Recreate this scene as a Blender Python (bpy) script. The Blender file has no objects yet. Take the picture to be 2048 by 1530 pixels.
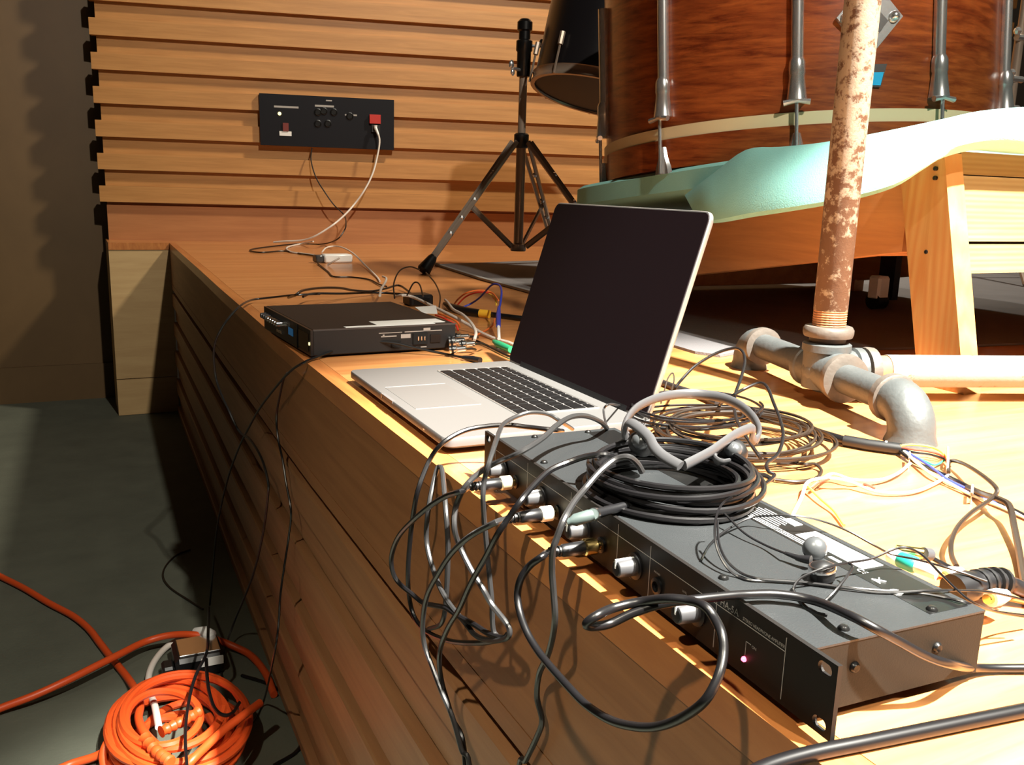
import bpy, math, random
import numpy as np
from mathutils import Matrix, Vector
random.seed(7)
rng = np.random.RandomState(5)

# ------------------------------------------------------------------ camera
W, H = 2048, 1530
F, PITCH, ROLL, YAW = 1815.74, 0.2111, 0.0304, 0.4565
CAM = np.array([-0.332, 0.0, 0.2853])
_fw = np.array([math.sin(YAW) * math.cos(PITCH), math.cos(YAW) * math.cos(PITCH), -math.sin(PITCH)])
_r = np.array([math.cos(YAW), -math.sin(YAW), 0.0])
_u = np.cross(_r, _fw)
CR = math.cos(ROLL) * _r + math.sin(ROLL) * _u
CU = -math.sin(ROLL) * _r + math.cos(ROLL) * _u
CF = _fw
scene = bpy.context.scene
col = scene.collection
cd = bpy.data.cameras.new('camera')
cam = bpy.data.objects.new('camera', cd)
col.objects.link(cam)
cd.sensor_width = 36.0
cd.lens = F / W * 36.0
cd.clip_start = 0.02
m = Matrix.Identity(4)
for i in range(3):
    m[i][0], m[i][1], m[i][2], m[i][3] = CR[i], CU[i], -CF[i], CAM[i]
cam.matrix_world = m
scene.camera = cam

# ------------------------------------------------------------------ light
world = bpy.data.worlds.new('world')
scene.world = world
world.use_nodes = True
bg = world.node_tree.nodes['Background']
bg.inputs[0].default_value = (1.0, 0.72, 0.48, 1)
bg.inputs[1].default_value = 0.012


def spot(name, loc, target, energy, color, size, blend, radius):
    d = bpy.data.lights.new(name, 'SPOT')
    d.energy = energy
    d.color = color
    d.spot_size = math.radians(size)
    d.spot_blend = blend
    d.shadow_soft_size = radius
    o = bpy.data.objects.new(name, d)
    col.objects.link(o)
    o.location = loc
    o.rotation_euler = (Vector(target) - Vector(loc)).to_track_quat('-Z', 'Y').to_euler()
    return o


# stage lamps on the grid: a broad one and a tight one behind the camera, one over the stage, one over the hall
spot('stage_lamp_front', (0.5, -2.2, 3.6), (0.9, 1.8, 0.2), 800, (1.0, 0.92, 0.78), 75, 0.8, 0.06)
spot('stage_lamp_pool', (0.78, -0.9, 3.4), (0.62, 0.03, 0.0), 7300, (1.0, 0.96, 0.86), 42.5, 0.45, 0.05)
spot('stage_lamp_over', (2.9, 2.0, 3.7), (1.7, 3.9, 0.5), 800, (1.0, 0.90, 0.72), 85, 0.8, 0.16)
spot('hall_lamp', (-1.3, -0.3, 2.3), (0.0, 0.22, -0.3), 210, (1.0, 0.90, 0.70), 64, 1.0, 0.04)
scene.view_settings.view_transform = 'Standard'
scene.view_settings.look = 'None'
scene.view_settings.gamma = 1.0
scene.view_settings.use_curve_mapping = False
scene.view_settings.exposure = 0.0


# ------------------------------------------------------------------ pixel -> place helpers
def ray(px):
    return CF + (px[0] - W / 2) / F * CR - (px[1] - H / 2) / F * CU


def on(px, ax, val):
    d = ray(px)
    t = (val - CAM[ax]) / d[ax]
    return CAM + t * d


def at(x, y, mode, val):
    if mode == 'd':
        return CAM + ray((x, y)) * val
    return on((x, y), 'xyz'.index(mode), val)


def crop(ox, oy, s, pts):
    return [(ox + p[0] / s, oy + p[1] / s) + tuple(p[2:]) for p in pts]


def path3(pts):
    """pts: (x, y, mode, value); a missing mode repeats the previous one with values interpolated"""
    return [at(*p) for p in pts]


def fill(pts):
    """pts of (x, y) or (x, y, mode, v): values interpolate between given ones of the same mode"""
    n = len(pts)
    keys = [i for i, p in enumerate(pts) if len(p) > 2]
    out = []
    for i, p in enumerate(pts):
        if len(p) > 2:
            out.append(at(*p))
            continue
        a = max(k for k in keys if k < i)
        b = min([k for k in keys if k > i] or [a])
        pa, pb = pts[a], pts[b]
        t = 0 if a == b else (i - a) / (b - a)
        if pa[2] == pb[2]:
            out.append(at(p[0], p[1], pa[2], pa[3] * (1 - t) + pb[3] * t))
        else:
            da = float((at(*pa) - CAM) @ CF)
            db = float((at(*pb) - CAM) @ CF)
            out.append(at(p[0], p[1], 'd', da * (1 - t) + db * t))
    return out


def smooth(P, k=6, closed=False):
    P = [np.asarray(p, float) for p in P]
    n = len(P)
    out = []
    rngi = range(n) if closed else range(n - 1)
    for i in rngi:
        if closed:
            p0, p1, p2, p3 = P[(i - 1) % n], P[i], P[(i + 1) % n], P[(i + 2) % n]
        else:
            p1, p2 = P[i], P[i + 1]
            p0 = P[i - 1] if i > 0 else 2 * p1 - p2
            p3 = P[i + 2] if i + 2 < n else 2 * p2 - p1
        for j in range(k):
            t = j / k
            out.append(0.5 * (2 * p1 + (p2 - p0) * t + (2 * p0 - 5 * p1 + 4 * p2 - p3) * t * t + (3 * p1 - p0 - 3 * p2 + p3) * t ** 3))
    if not closed:
        out.append(P[-1])
    return out


# ------------------------------------------------------------------ materials
MATS = {}


def mat(name, c, rough=0.5, metal=0.0, spec=0.5, bump=0.0, bscale=200.0, emit=None, estr=0.0, var=0.0, vscale=8.0, trans=0.0, sheen=0.0, coat=0.0):
    mt = bpy.data.materials.new(name)
    mt.use_nodes = True
    nt = mt.node_tree
    b = nt.nodes['Principled BSDF']
    b.inputs['Base Color'].default_value = (*c, 1)
    b.inputs['Roughness'].default_value = rough
    b.inputs['Metallic'].default_value = metal
    b.inputs['Specular IOR Level'].default_value = spec
    b.inputs['Coat Weight'].default_value = coat
    if emit:
        b.inputs['Emission Color'].default_value = (*emit, 1)
        b.inputs['Emission Strength'].default_value = estr
    if bump or var:
        tc = nt.nodes.new('ShaderNodeTexCoord')
        if bump:
            nz = nt.nodes.new('ShaderNodeTexNoise')
            nz.inputs['Scale'].default_value = bscale
            nt.links.new(tc.outputs['Object'], nz.inputs['Vector'])
            bp = nt.nodes.new('ShaderNodeBump')
            bp.inputs['Strength'].default_value = bump
            bp.inputs['Distance'].default_value = 0.002
            nt.links.new(nz.outputs['Fac'], bp.inputs['Height'])
            nt.links.new(bp.outputs['Normal'], b.inputs['Normal'])
        if var:
            n2 = nt.nodes.new('ShaderNodeTexNoise')
            n2.inputs['Scale'].default_value = vscale
            n2.inputs['Detail'].default_value = 6
            nt.links.new(tc.outputs['Object'], n2.inputs['Vector'])
            mx = nt.nodes.new('ShaderNodeMix')
            mx.data_type = 'RGBA'
            nt.links.new(n2.outputs['Fac'], mx.inputs['Factor'])
            mx.inputs['A'].default_value = (*[v * (1 - var) for v in c], 1)
            mx.inputs['B'].default_value = (*[min(1, v * (1 + var)) for v in c], 1)
            nt.links.new(mx.outputs['Result'], b.inputs['Base Color'])
    MATS[name] = mt
    return mt


def wood(name, c1, c2, scale=(2, 30, 30), rough=0.4, coat=0.0, rings=None, c3=None, spec=0.5, rot=0.0):
    """stretched-noise grain; scale is the noise frequency along object x, y, z"""
    mt = bpy.data.materials.new(name)
    mt.use_nodes = True
    nt = mt.node_tree
    b = nt.nodes['Principled BSDF']
    tc = nt.nodes.new('ShaderNodeTexCoord')
    mp = nt.nodes.new('ShaderNodeMapping')
    mp.inputs['Scale'].default_value = scale
    mp.inputs['Rotation'].default_value = (0, 0, rot)
    nt.links.new(tc.outputs['Object'], mp.inputs['Vector'])
    nz = nt.nodes.new('ShaderNodeTexNoise')
    nz.inputs['Scale'].default_value = 1.0
    nz.inputs['Detail'].default_value = 8
    nz.inputs['Roughness'].default_value = 0.65
    nz.inputs['Distortion'].default_value = 0.4
    nt.links.new(mp.outputs['Vector'], nz.inputs['Vector'])
    cr = nt.nodes.new('ShaderNodeValToRGB')
    cr.color_ramp.elements[0].position = 0.33
    cr.color_ramp.elements[0].color = (*c1, 1)
    cr.color_ramp.elements[1].position = 0.68
    cr.color_ramp.elements[1].color = (*c2, 1)
    nt.links.new(nz.outputs['Fac'], cr.inputs['Fac'])
    outc = cr.outputs['Color']
    if rings:
        mp2 = nt.nodes.new('ShaderNodeMapping')
        mp2.inputs['Scale'].default_value = rings
        nt.links.new(tc.outputs['Object'], mp2.inputs['Vector'])
        wv = nt.nodes.new('ShaderNodeTexWave')
        wv.wave_type = 'RINGS'
        wv.inputs['Scale'].default_value = 1.0
        wv.inputs['Distortion'].default_value = 3.0
        wv.inputs['Detail'].default_value = 2
        nt.links.new(mp2.outputs['Vector'], wv.inputs['Vector'])
        mx = nt.nodes.new('ShaderNodeMix')
        mx.data_type = 'RGBA'
        mth = nt.nodes.new('ShaderNodeMath')
        mth.operation = 'MULTIPLY'
        mth.inputs[1].default_value = 0.55
        nt.links.new(wv.outputs['Fac'], mth.inputs[0])
        nt.links.new(mth.outputs[0], mx.inputs['Factor'])
        nt.links.new(outc, mx.inputs['A'])
        mx.inputs['B'].default_value = (*(c3 or c1), 1)
        outc = mx.outputs['Result']
    nt.links.new(outc, b.inputs['Base Color'])
    b.inputs['Roughness'].default_value = rough
    b.inputs['Coat Weight'].default_value = coat
    b.inputs['Coat Roughness'].default_value = 0.15
    b.inputs['Specular IOR Level'].default_value = spec
    bp = nt.nodes.new('ShaderNodeBump')
    bp.inputs['Strength'].default_value = 0.12
    bp.inputs['Distance'].default_value = 0.002
    nt.links.new(nz.outputs['Fac'], bp.inputs['Height'])
    nt.links.new(bp.outputs['Normal'], b.inputs['Normal'])
    MATS[name] = mt
    return mt


def rusty(name, paint, rust, split, scale=60.0, zlow=None):
    """flaking paint over rust; below zlow the paint is gone and the bare rust shows"""
    mt = bpy.data.materials.new(name)
    mt.use_nodes = True
    nt = mt.node_tree
    b = nt.nodes['Principled BSDF']
    tc = nt.nodes.new('ShaderNodeTexCoord')
    nz = nt.nodes.new('ShaderNodeTexNoise')
    nz.inputs['Scale'].default_value = scale
    nz.inputs['Detail'].default_value = 8
    nz.inputs['Roughness'].default_value = 0.7
    nt.links.new(tc.outputs['Object'], nz.inputs['Vector'])
    val = nz.outputs['Fac']
    if zlow is not None:
        sp = nt.nodes.new('ShaderNodeSeparateXYZ')
        nt.links.new(tc.outputs['Object'], sp.inputs[0])
        mr = nt.nodes.new('ShaderNodeMapRange')
        mr.inputs['From Min'].default_value = zlow[0]
        mr.inputs['From Max'].default_value = zlow[1]
        mr.inputs['To Min'].default_value = -0.10
        mr.inputs['To Max'].default_value = 0.04
        nt.links.new(sp.outputs['Z'], mr.inputs['Value'])
        ad = nt.nodes.new('ShaderNodeMath')
        nt.links.new(val, ad.inputs[0])
        nt.links.new(mr.outputs['Result'], ad.inputs[1])
        val = ad.outputs[0]
    cr = nt.nodes.new('ShaderNodeValToRGB')
    cr.color_ramp.elements[0].position = split - 0.06
    cr.color_ramp.elements[0].color = (*rust, 1)
    cr.color_ramp.elements[1].position = split + 0.03
    cr.color_ramp.elements[1].color = (*paint, 1)
    nt.links.new(val, cr.inputs['Fac'])
    nt.links.new(cr.outputs['Color'], b.inputs['Base Color'])
    b.inputs['Roughness'].default_value = 0.6
    bp = nt.nodes.new('ShaderNodeBump')
    bp.inputs['Strength'].default_value = 0.5
    bp.inputs['Distance'].default_value = 0.002
    nt.links.new(nz.outputs['Fac'], bp.inputs['Height'])
    nt.links.new(bp.outputs['Normal'], b.inputs['Normal'])
    MATS[name] = mt
    return mt


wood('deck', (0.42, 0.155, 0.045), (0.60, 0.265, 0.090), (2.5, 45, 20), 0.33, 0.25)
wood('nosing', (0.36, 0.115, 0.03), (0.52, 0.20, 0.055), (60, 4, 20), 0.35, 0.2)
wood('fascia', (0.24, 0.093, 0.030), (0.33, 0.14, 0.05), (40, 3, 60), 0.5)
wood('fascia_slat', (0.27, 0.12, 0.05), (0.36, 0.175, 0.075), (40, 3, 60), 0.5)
wood('wall_oak', (0.40, 0.185, 0.055), (0.54, 0.265, 0.085), (2.5, 30, 50), 0.45)
wood('wall_base', (0.38, 0.15, 0.055), (0.47, 0.20, 0.075), (2.5, 30, 40), 0.45)
wood('return_oak', (0.42, 0.27, 0.12), (0.50, 0.34, 0.16), (3, 20, 30), 0.5)
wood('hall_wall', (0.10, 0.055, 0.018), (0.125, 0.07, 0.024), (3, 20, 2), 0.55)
wood('pine', (0.36, 0.205, 0.068), (0.46, 0.30, 0.12), (14, 50, 3), 0.55, rings=(55, 28, 2.5), c3=(0.38, 0.16, 0.04))
wood('pine_x', (0.24, 0.165, 0.066), (0.32, 0.235, 0.105), (3, 30, 40), 0.55, rings=(2, 30, 40), c3=(0.20, 0.12, 0.036))
wood('pine_dark', (0.36, 0.16, 0.06), (0.50, 0.24, 0.09), (30, 3, 40), 0.6)
wood('drum_wood', (0.12, 0.020, 0.006), (0.36, 0.095, 0.022), (9, 9, 75), 0.3, 0.35)
mat('cream', (0.66, 0.58, 0.36), 0.4)
mat('chrome', (0.74, 0.76, 0.78), 0.24, 0.85)
mat('chrome_worn', (0.34, 0.27, 0.215), 0.27, 0.4)
mat('gold', (0.90, 0.66, 0.25), 0.2, 1.0)
mat('brass_ring', (0.85, 0.78, 0.55), 0.3, 0.6)
mat('steel_galv', (0.075, 0.083, 0.084), 0.5, 0.3, bump=0.3, bscale=120, var=0.25, vscale=30)
rusty('pipe_paint', (0.27, 0.235, 0.18), (0.085, 0.042, 0.022), 0.50, 75.0, (0.22, 0.40))
rusty('pipe_white', (0.22, 0.205, 0.175), (0.13, 0.075, 0.032), 0.40, 40.0)
mat('rust', (0.34, 0.15, 0.06), 0.75, 0.2, var=0.4, vscale=60)
mat('cast_iron', (0.09, 0.077, 0.065), 0.55, 0.2, bump=0.4, bscale=90, var=0.25, vscale=40)
mat('black_plastic', (0.005, 0.005, 0.006), 0.4)
mat('black_matte', (0.0055, 0.0055, 0.0065), 0.6)
mat('rubber', (0.006, 0.006, 0.0065), 0.45, spec=0.5)
mat('cable_black', (0.0045, 0.0042, 0.0048), 0.33, spec=0.5)
mat('cable_brown', (0.014, 0.009, 0.006), 0.4)
mat('cable_grey', (0.020, 0.0195, 0.020), 0.33, spec=0.5)
mat('cable_white', (0.68, 0.62, 0.56), 0.45)
mat('cable_orange', (0.62, 0.072, 0.012), 0.42)
mat('wire_red', (0.65, 0.04, 0.02), 0.5)
mat('wire_orange', (0.75, 0.16, 0.03), 0.5)
mat('wire_blue', (0.03, 0.05, 0.42), 0.5)
mat('wire_yellow', (0.80, 0.55, 0.06), 0.5)
mat('wire_cream', (0.80, 0.74, 0.58), 0.5)
mat('plug_teal', (0.01, 0.24, 0.19), 0.4)
mat('plug_green', (0.02, 0.35, 0.16), 0.4)
mat('plug_grey', (0.055, 0.075, 0.072), 0.5)
mat('yellow_band', (0.85, 0.45, 0.03), 0.5)
mat('alu', (0.165, 0.161, 0.159), 0.42, 0.5)
mat('alu_edge', (0.70, 0.69, 0.67), 0.3, 0.9)
mat('glass_black', (0.008, 0.005, 0.006), 0.10, spec=0.18)
mat('key_black', (0.003, 0.0028, 0.003), 0.5, spec=0.2)
mat('key_well', (0.10, 0.095, 0.095), 0.5)
mat('pad_alu', (0.17, 0.166, 0.164), 0.36, 0.5)
mat('amp_top', (0.0135, 0.0155, 0.017), 0.5, bump=0.15, bscale=900)
mat('amp_side_shaded', (0.007, 0.0055, 0.0035), 0.6, spec=0.25, bump=0.08, bscale=900)  # darker, browner than the top: shade and deck bounce put into the colour
mat('amp_panel', (0.006, 0.005, 0.0045), 0.55, spec=0.25)
mat('print_grey', (0.36, 0.34, 0.32), 0.6)
mat('print_white', (0.85, 0.86, 0.86), 0.6)
mat('knob_grey', (0.05, 0.05, 0.054), 0.4)
mat('led_red', (0.8, 0.02, 0.05), 0.3, emit=(1.0, 0.08, 0.16), estr=9.0)
mat('led_dim', (0.35, 0.01, 0.03), 0.3, emit=(1.0, 0.05, 0.12), estr=0.4)
mat('led_blue', (0.01, 0.06, 0.15), 0.3, emit=(0.02, 0.25, 0.55), estr=0.16)
mat('led_yellow', (0.8, 0.7, 0.3), 0.3, emit=(1.0, 0.85, 0.35), estr=2.0)
mat('label_white', (0.80, 0.80, 0.78), 0.6)
mat('panel_black', (0.006, 0.006, 0.009), 0.55, spec=0.2)
mat('outlet_red', (0.48, 0.02, 0.012), 0.4)
mat('wire_dim_red', (0.16, 0.02, 0.015), 0.5)
mat('foam', (0.30, 0.68, 0.63), 0.75, bump=0.3, bscale=400, var=0.10, vscale=12)
mat('drum_black', (0.010, 0.009, 0.011), 0.3, spec=0.5)
mat('badge_blue', (0.01, 0.42, 0.80), 0.35)
mat('rug', (0.13, 0.125, 0.13), 0.85, bump=0.5, bscale=300, var=0.25, vscale=6)
mat('rug_edge', (0.30, 0.29, 0.28), 0.8)
mat('hall_floor', (0.098, 0.106, 0.080), 0.8, bump=0.4, bscale=150, var=0.28, vscale=9)
mat('screw_dark', (0.03, 0.03, 0.03), 0.3, 0.8)
mat('grey_band', (0.05, 0.05, 0.053), 0.42)
mat('white_plastic', (0.80, 0.80, 0.78), 0.35)
mat('bud_grey', (0.075, 0.08, 0.085), 0.3, 0.4)
mat('silver', (0.80, 0.80, 0.80), 0.2, 1.0)
mat('dark_hole', (0.004, 0.004, 0.004), 0.9)
mat('knot', (0.12, 0.06, 0.03), 0.7)

# ------------------------------------------------------------------ object helpers
FRM = {}


class MB:
    """collects shapes; verts are in world space unless build(local=True)"""

    def __init__(s):
        s.v, s.f = [], []

    def add(s, V, Fc):
        o = len(s.v)
        s.v += [tuple(float(c) for c in p) for p in V]
        s.f += [tuple(i + o for i in f) for f in Fc]
        return s

    def box(s, a, b, M=None, bev=0.0):
        x0, y0, z0 = a
        x1, y1, z1 = b
        if bev <= 0:
            V = [(x, y, z) for z in (z0, z1) for y in (y0, y1) for x in (x0, x1)]
            Fc = [(0, 2, 3, 1), (4, 5, 7, 6), (0, 1, 5, 4), (2, 6, 7, 3), (0, 4, 6, 2), (1, 3, 7, 5)]
        else:
            e = bev
            rings = []
            for z, i in ((z0, e), (z0 + e, 0), (z1 - e, 0), (z1, e)):
                rings.append([(x0 + i + (e if not i else 0), y0 + i, z), (x1 - i - (e if not i else 0), y0 + i, z), (x1 - i, y0 + i + (e if not i else 0), z), (x1 - i, y1 - i - (e if not i else 0), z),
                              (x1 - i - (e if not i else 0), y1 - i, z), (x0 + i + (e if not i else 0), y1 - i, z), (x0 + i, y1 - i - (e if not i else 0), z), (x0 + i, y0 + i + (e if not i else 0), z)])
            V = [p for r in rings for p in r]
            Fc = [tuple(range(7, -1, -1)), tuple(range(24, 32))]
            for k in range(3):
                for j in range(8):
                    Fc.append((k * 8 + j, k * 8 + (j + 1) % 8, (k + 1) * 8 + (j + 1) % 8, (k + 1) * 8 + j))
        if M is not None:
            V = [tuple(M @ Vector(p)) for p in V]
        return s.add(V, Fc)

    def prism(s, poly, z0, z1, M=None):
        n = len(poly)
        V = [(p[0], p[1], z0) for p in poly] + [(p[0], p[1], z1) for p in poly]
        Fc = [tuple(range(n - 1, -1, -1)), tuple(range(n, 2 * n))]
        Fc += [(i, (i + 1) % n, n + (i + 1) % n, n + i) for i in range(n)]
        if M is not None:
            V = [tuple(M @ Vector(p)) for p in V]
        return s.add(V, Fc)

    def tube(s, P, r, n=8, caps=True, flat=1.0, flatdir=None, closed=False):
        P = [np.asarray(p, float) for p in P]
        N = len(P)
        rr = r if hasattr(r, '__len__') else [r] * N
        T = []
        for i in range(N):
            a = P[(i - 1) % N] if closed else P[max(i - 1, 0)]
            b = P[(i + 1) % N] if closed else P[min(i + 1, N - 1)]
            t = b - a
            T.append(t / (np.linalg.norm(t) + 1e-12))
        ref = np.array([0, 0, 1.0]) if abs(T[0][2]) < 0.9 else np.array([1.0, 0, 0])
        nrm = ref - T[0] * (ref @ T[0])
        nrm /= np.linalg.norm(nrm)
        V = []
        for i in range(N):
            nrm = nrm - T[i] * (nrm @ T[i])
            nrm /= np.linalg.norm(nrm) + 1e-12
            if flatdir is not None:
                fd = np.asarray(flatdir, float)
                nrm = fd - T[i] * (fd @ T[i])
                nrm /= np.linalg.norm(nrm) + 1e-12
            bi = np.cross(T[i], nrm)
            for j in range(n):
                a = 2 * math.pi * j / n
                V.append(P[i] + rr[i] * (math.cos(a) * nrm + math.sin(a) * bi * flat))
        Fc = []
        for i in range(N if closed else N - 1):
            for j in range(n):
                i2 = (i + 1) % N
                Fc.append((i * n + j, i * n + (j + 1) % n, i2 * n + (j + 1) % n, i2 * n + j))
        if caps and not closed:
            Fc.append(tuple(range(n - 1, -1, -1)))
            Fc.append(tuple((N - 1) * n + j for j in range(n)))
        return s.add(V, Fc)

    def lathe(s, o, ax, prof, n=16, cap=True):
        """prof: list of (radius, distance along ax)"""
        o = np.asarray(o, float)
        ax = np.asarray(ax, float)
        ax = ax / np.linalg.norm(ax)
        ref = np.array([0, 0, 1.0]) if abs(ax[2]) < 0.9 else np.array([1.0, 0, 0])
        e1 = np.cross(ref, ax)
        e1 /= np.linalg.norm(e1)
        e2 = np.cross(ax, e1)
        V = []
        for r, h in prof:
            for j in range(n):
                a = 2 * math.pi * j / n
                V.append(o + ax * h + r * (math.cos(a) * e1 + math.sin(a) * e2))
        Fc = []
        for i in range(len(prof) - 1):
            for j in range(n):
                Fc.append((i * n + j, i * n + (j + 1) % n, (i + 1) * n + (j + 1) % n, (i + 1) * n + j))
        if cap:
            Fc.append(tuple(range(n - 1, -1, -1)))
            k = (len(prof) - 1) * n
            Fc.append(tuple(k + j for j in range(n)))
        return s.add(V, Fc)

    def cyl(s, a, b, r, n=12):
        a = np.asarray(a, float)
        b = np.asarray(b, float)
        L = np.linalg.norm(b - a)
        return s.lathe(a, b - a, [(r, 0), (r, L)], n)

    def ball(s, c, r, n=12, sq=(1, 1, 1)):
        c = np.asarray(c, float)
        k = n // 2
        V = [c + np.array([0, 0, -r * sq[2]])]
        for i in range(1, k):
            p = -math.pi / 2 + math.pi * i / k
            for j in range(n):
                a = 2 * math.pi * j / n
                V.append(c + r * np.array([math.cos(p) * math.cos(a) * sq[0], math.cos(p) * math.sin(a) * sq[1], math.sin(p) * sq[2]]))
        V.append(c + np.array([0, 0, r * sq[2]]))
        Fc = [(0, 1 + (j + 1) % n, 1 + j) for j in range(n)]
        for i in range(k - 2):
            for j in range(n):
                Fc.append((1 + i * n + j, 1 + i * n + (j + 1) % n, 1 + (i + 1) * n + (j + 1) % n, 1 + (i + 1) * n + j))
        t = len(V) - 1
        b0 = 1 + (k - 2) * n
        Fc += [(b0 + j, b0 + (j + 1) % n, t) for j in range(n)]
        return s.add(V, Fc)

    def loft(s, rows, closed=False):
        n = len(rows[0])
        V = [p for r in rows for p in r]
        Fc = []
        for i in range(len(rows) - 1):
            for j in range(n if closed else n - 1):
                Fc.append((i * n + j, i * n + (j + 1) % n, (i + 1) * n + (j + 1) % n, (i + 1) * n + j))
        if closed:
            Fc.append(tuple(range(n - 1, -1, -1)))
            k = (len(rows) - 1) * n
            Fc.append(tuple(k + j for j in range(n)))
        return s.add(V, Fc)

    def mesh(s, name, mt, inv=None, sm=False):
        me = bpy.data.meshes.new(name)
        V = s.v
        if inv is not None:
            V = [tuple(inv @ Vector(p)) for p in V]
        me.from_pydata(V, [], s.f)
        me.materials.append(MATS[mt])
        me.update()
        if sm:
            me.polygons.foreach_set('use_smooth', [True] * len(me.polygons))
            try:
                me.set_sharp_from_angle(angle=math.radians(40))
            except Exception:
                pass
        return me

    def build(s, name, mt, parent=None, local=False, sm=False, loc=None):
        if parent is not None:
            fm = FRM.get(parent.name, Matrix.Identity(4))
            me = s.mesh(name, mt, None if local else fm.inverted(), sm)
        else:
            if loc is None:
                a = np.array(s.v)
                loc = ((a[:, 0].min() + a[:, 0].max()) / 2, (a[:, 1].min() + a[:, 1].max()) / 2, a[:, 2].min())
            fm = Matrix.Translation(Vector(loc))
            me = s.mesh(name, mt, fm.inverted(), sm)
        o = bpy.data.objects.new(name, me)
        col.objects.link(o)
        if parent is not None:
            o.parent = parent
        else:
            o.location = loc
        FRM[o.name] = fm
        return o


def tag(o, label=None, cat=None, group=None, kind=None):
    if label:
        o['label'] = label
    if cat:
        o['category'] = cat
    if group:
        o['group'] = group
    if kind:
        o['kind'] = kind
    return o


def thing(name, label, cat, loc, rz=0.0, group=None, kind=None):
    o = bpy.data.objects.new(name, None)
    col.objects.link(o)
    o.empty_display_size = 0.05
    o.location = loc
    o.rotation_euler = (0, 0, rz)
    FRM[o.name] = Matrix.Translation(Vector(loc)) @ Matrix.Rotation(rz, 4, 'Z')
    return tag(o, label, cat, group, kind)


def put(me, name, parent, loc=(0, 0, 0), rot=(0, 0, 0)):
    o = bpy.data.objects.new(name, me)
    col.objects.link(o)
    o.parent = parent
    o.location = loc
    o.rotation_euler = rot
    FRM[o.name] = FRM[parent.name]
    return o


def text_part(txt, name, size, mt, parent, M, align='LEFT', sx=1.0):
    cu = bpy.data.curves.new('text', 'FONT')
    cu.body = txt
    cu.size = size
    cu.align_x = align
    cu.resolution_u = 2
    tmp = bpy.data.objects.new('tmp', cu)
    col.objects.link(tmp)
    dg = bpy.context.evaluated_depsgraph_get()
    me = bpy.data.meshes.new_from_object(tmp.evaluated_get(dg))
    bpy.data.objects.remove(tmp)
    me.name = name
    me.transform(M @ Matrix.Diagonal((sx, 1, 1, 1)))
    me.materials.clear()
    me.materials.append(MATS[mt])
    o = bpy.data.objects.new(name, me)
    col.objects.link(o)
    o.parent = parent
    return o


def cable(name, label, cat, pts, r, mt, group=None, n=8, k=6, parent=None, world=False, drop=False):
    P = list(pts) if world else fill(pts)
    if drop:
        q = P[-1]
        P += [q + np.array([-0.005, 0.0, -0.2]), np.array([-0.05, q[1] + 0.02, ZF + 0.05]), np.array([-0.09, q[1] + 0.06, ZF + 0.004]), np.array([-0.14, q[1] + 0.16, ZF + 0.003])]
    P = smooth(P, k)
    o = MB().tube(P, r, n).build(name, mt, parent, sm=True)
    if parent is None:
        tag(o, label, cat, group)
    return o

# ------------------------------------------------------------------ setting
ZF = -0.775
EDGE = [(0.0, -1.6), (0.0, -0.6), (0.0, 0.3), (0.0, 1.0), (0.003, 1.44), (0.008, 1.73), (0.019, 2.16), (0.027, 2.51), (0.043, 3.04), (0.060, 3.7), (0.078, 4.338)]
fl = MB().box((-5.0, -2.0, ZF - 0.05), (0.6, 4.76, ZF)).build('floor', 'hall_floor')
tag(fl, kind='structure')

stage = thing('stage', None, None, (0.5, 1.5, ZF), kind='structure')
NW = 0.026
poly = [(x + NW, y) for x, y in EDGE[:-1]] + [(0.078 + NW, 4.338 + 0.03), (-0.172, 4.338 + 0.03), (-0.172, 4.62), (0.5, 4.62), (4.2, 4.2), (4.2, -1.6)]
MB().prism(poly, -0.03, 0.0).build('deck', 'deck', stage)
MB().loft([[(x, y, -0.03), (x, y, 0.0), (x + NW - 0.0006, y, 0.0), (x + NW - 0.0006, y, -0.03)] for x, y in EDGE[:-1] + [(0.078, 4.338)]], True).build('edge_strip', 'nosing', stage)
MB().box((-0.172, 4.338, -0.03), (0.078 + NW, 4.3675, 0.0)).build('edge_strip', 'nosing', stage)


def skirt(name, mt, prof, yend=None):
    """a board along the curved stage front; prof is a closed section of (inset, z)"""
    rows = [[(x + a, y, z) for a, z in prof] for x, y in EDGE]
    return MB().loft(rows, True).build(name, mt, stage)


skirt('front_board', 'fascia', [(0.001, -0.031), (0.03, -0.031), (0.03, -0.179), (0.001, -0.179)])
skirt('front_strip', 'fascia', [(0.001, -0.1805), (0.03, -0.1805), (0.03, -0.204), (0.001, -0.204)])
skirt('gap_shade', 'black_matte', [(0.052, -0.031), (0.06, -0.031), (0.06, ZF), (0.052, ZF)])  # black sheet behind the boards; the shade of the gaps is its colour
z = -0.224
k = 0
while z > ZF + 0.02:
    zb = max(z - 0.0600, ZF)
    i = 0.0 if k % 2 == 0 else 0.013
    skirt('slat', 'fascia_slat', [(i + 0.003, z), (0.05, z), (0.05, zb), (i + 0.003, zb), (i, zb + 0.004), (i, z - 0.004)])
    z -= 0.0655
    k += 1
MB().box((-0.172, 4.342, ZF + 0.17), (0.085, 4.36, -0.031)).build('end_panel', 'return_oak', stage)
MB().box((-0.172, 4.341, ZF + 0.002), (0.085, 4.36, ZF + 0.166)).build('end_panel', 'return_oak', stage)
MB().box((-0.1719, 4.36, ZF), (-0.155, 4.62, -0.031)).build('end_panel', 'return_oak', stage)

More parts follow.
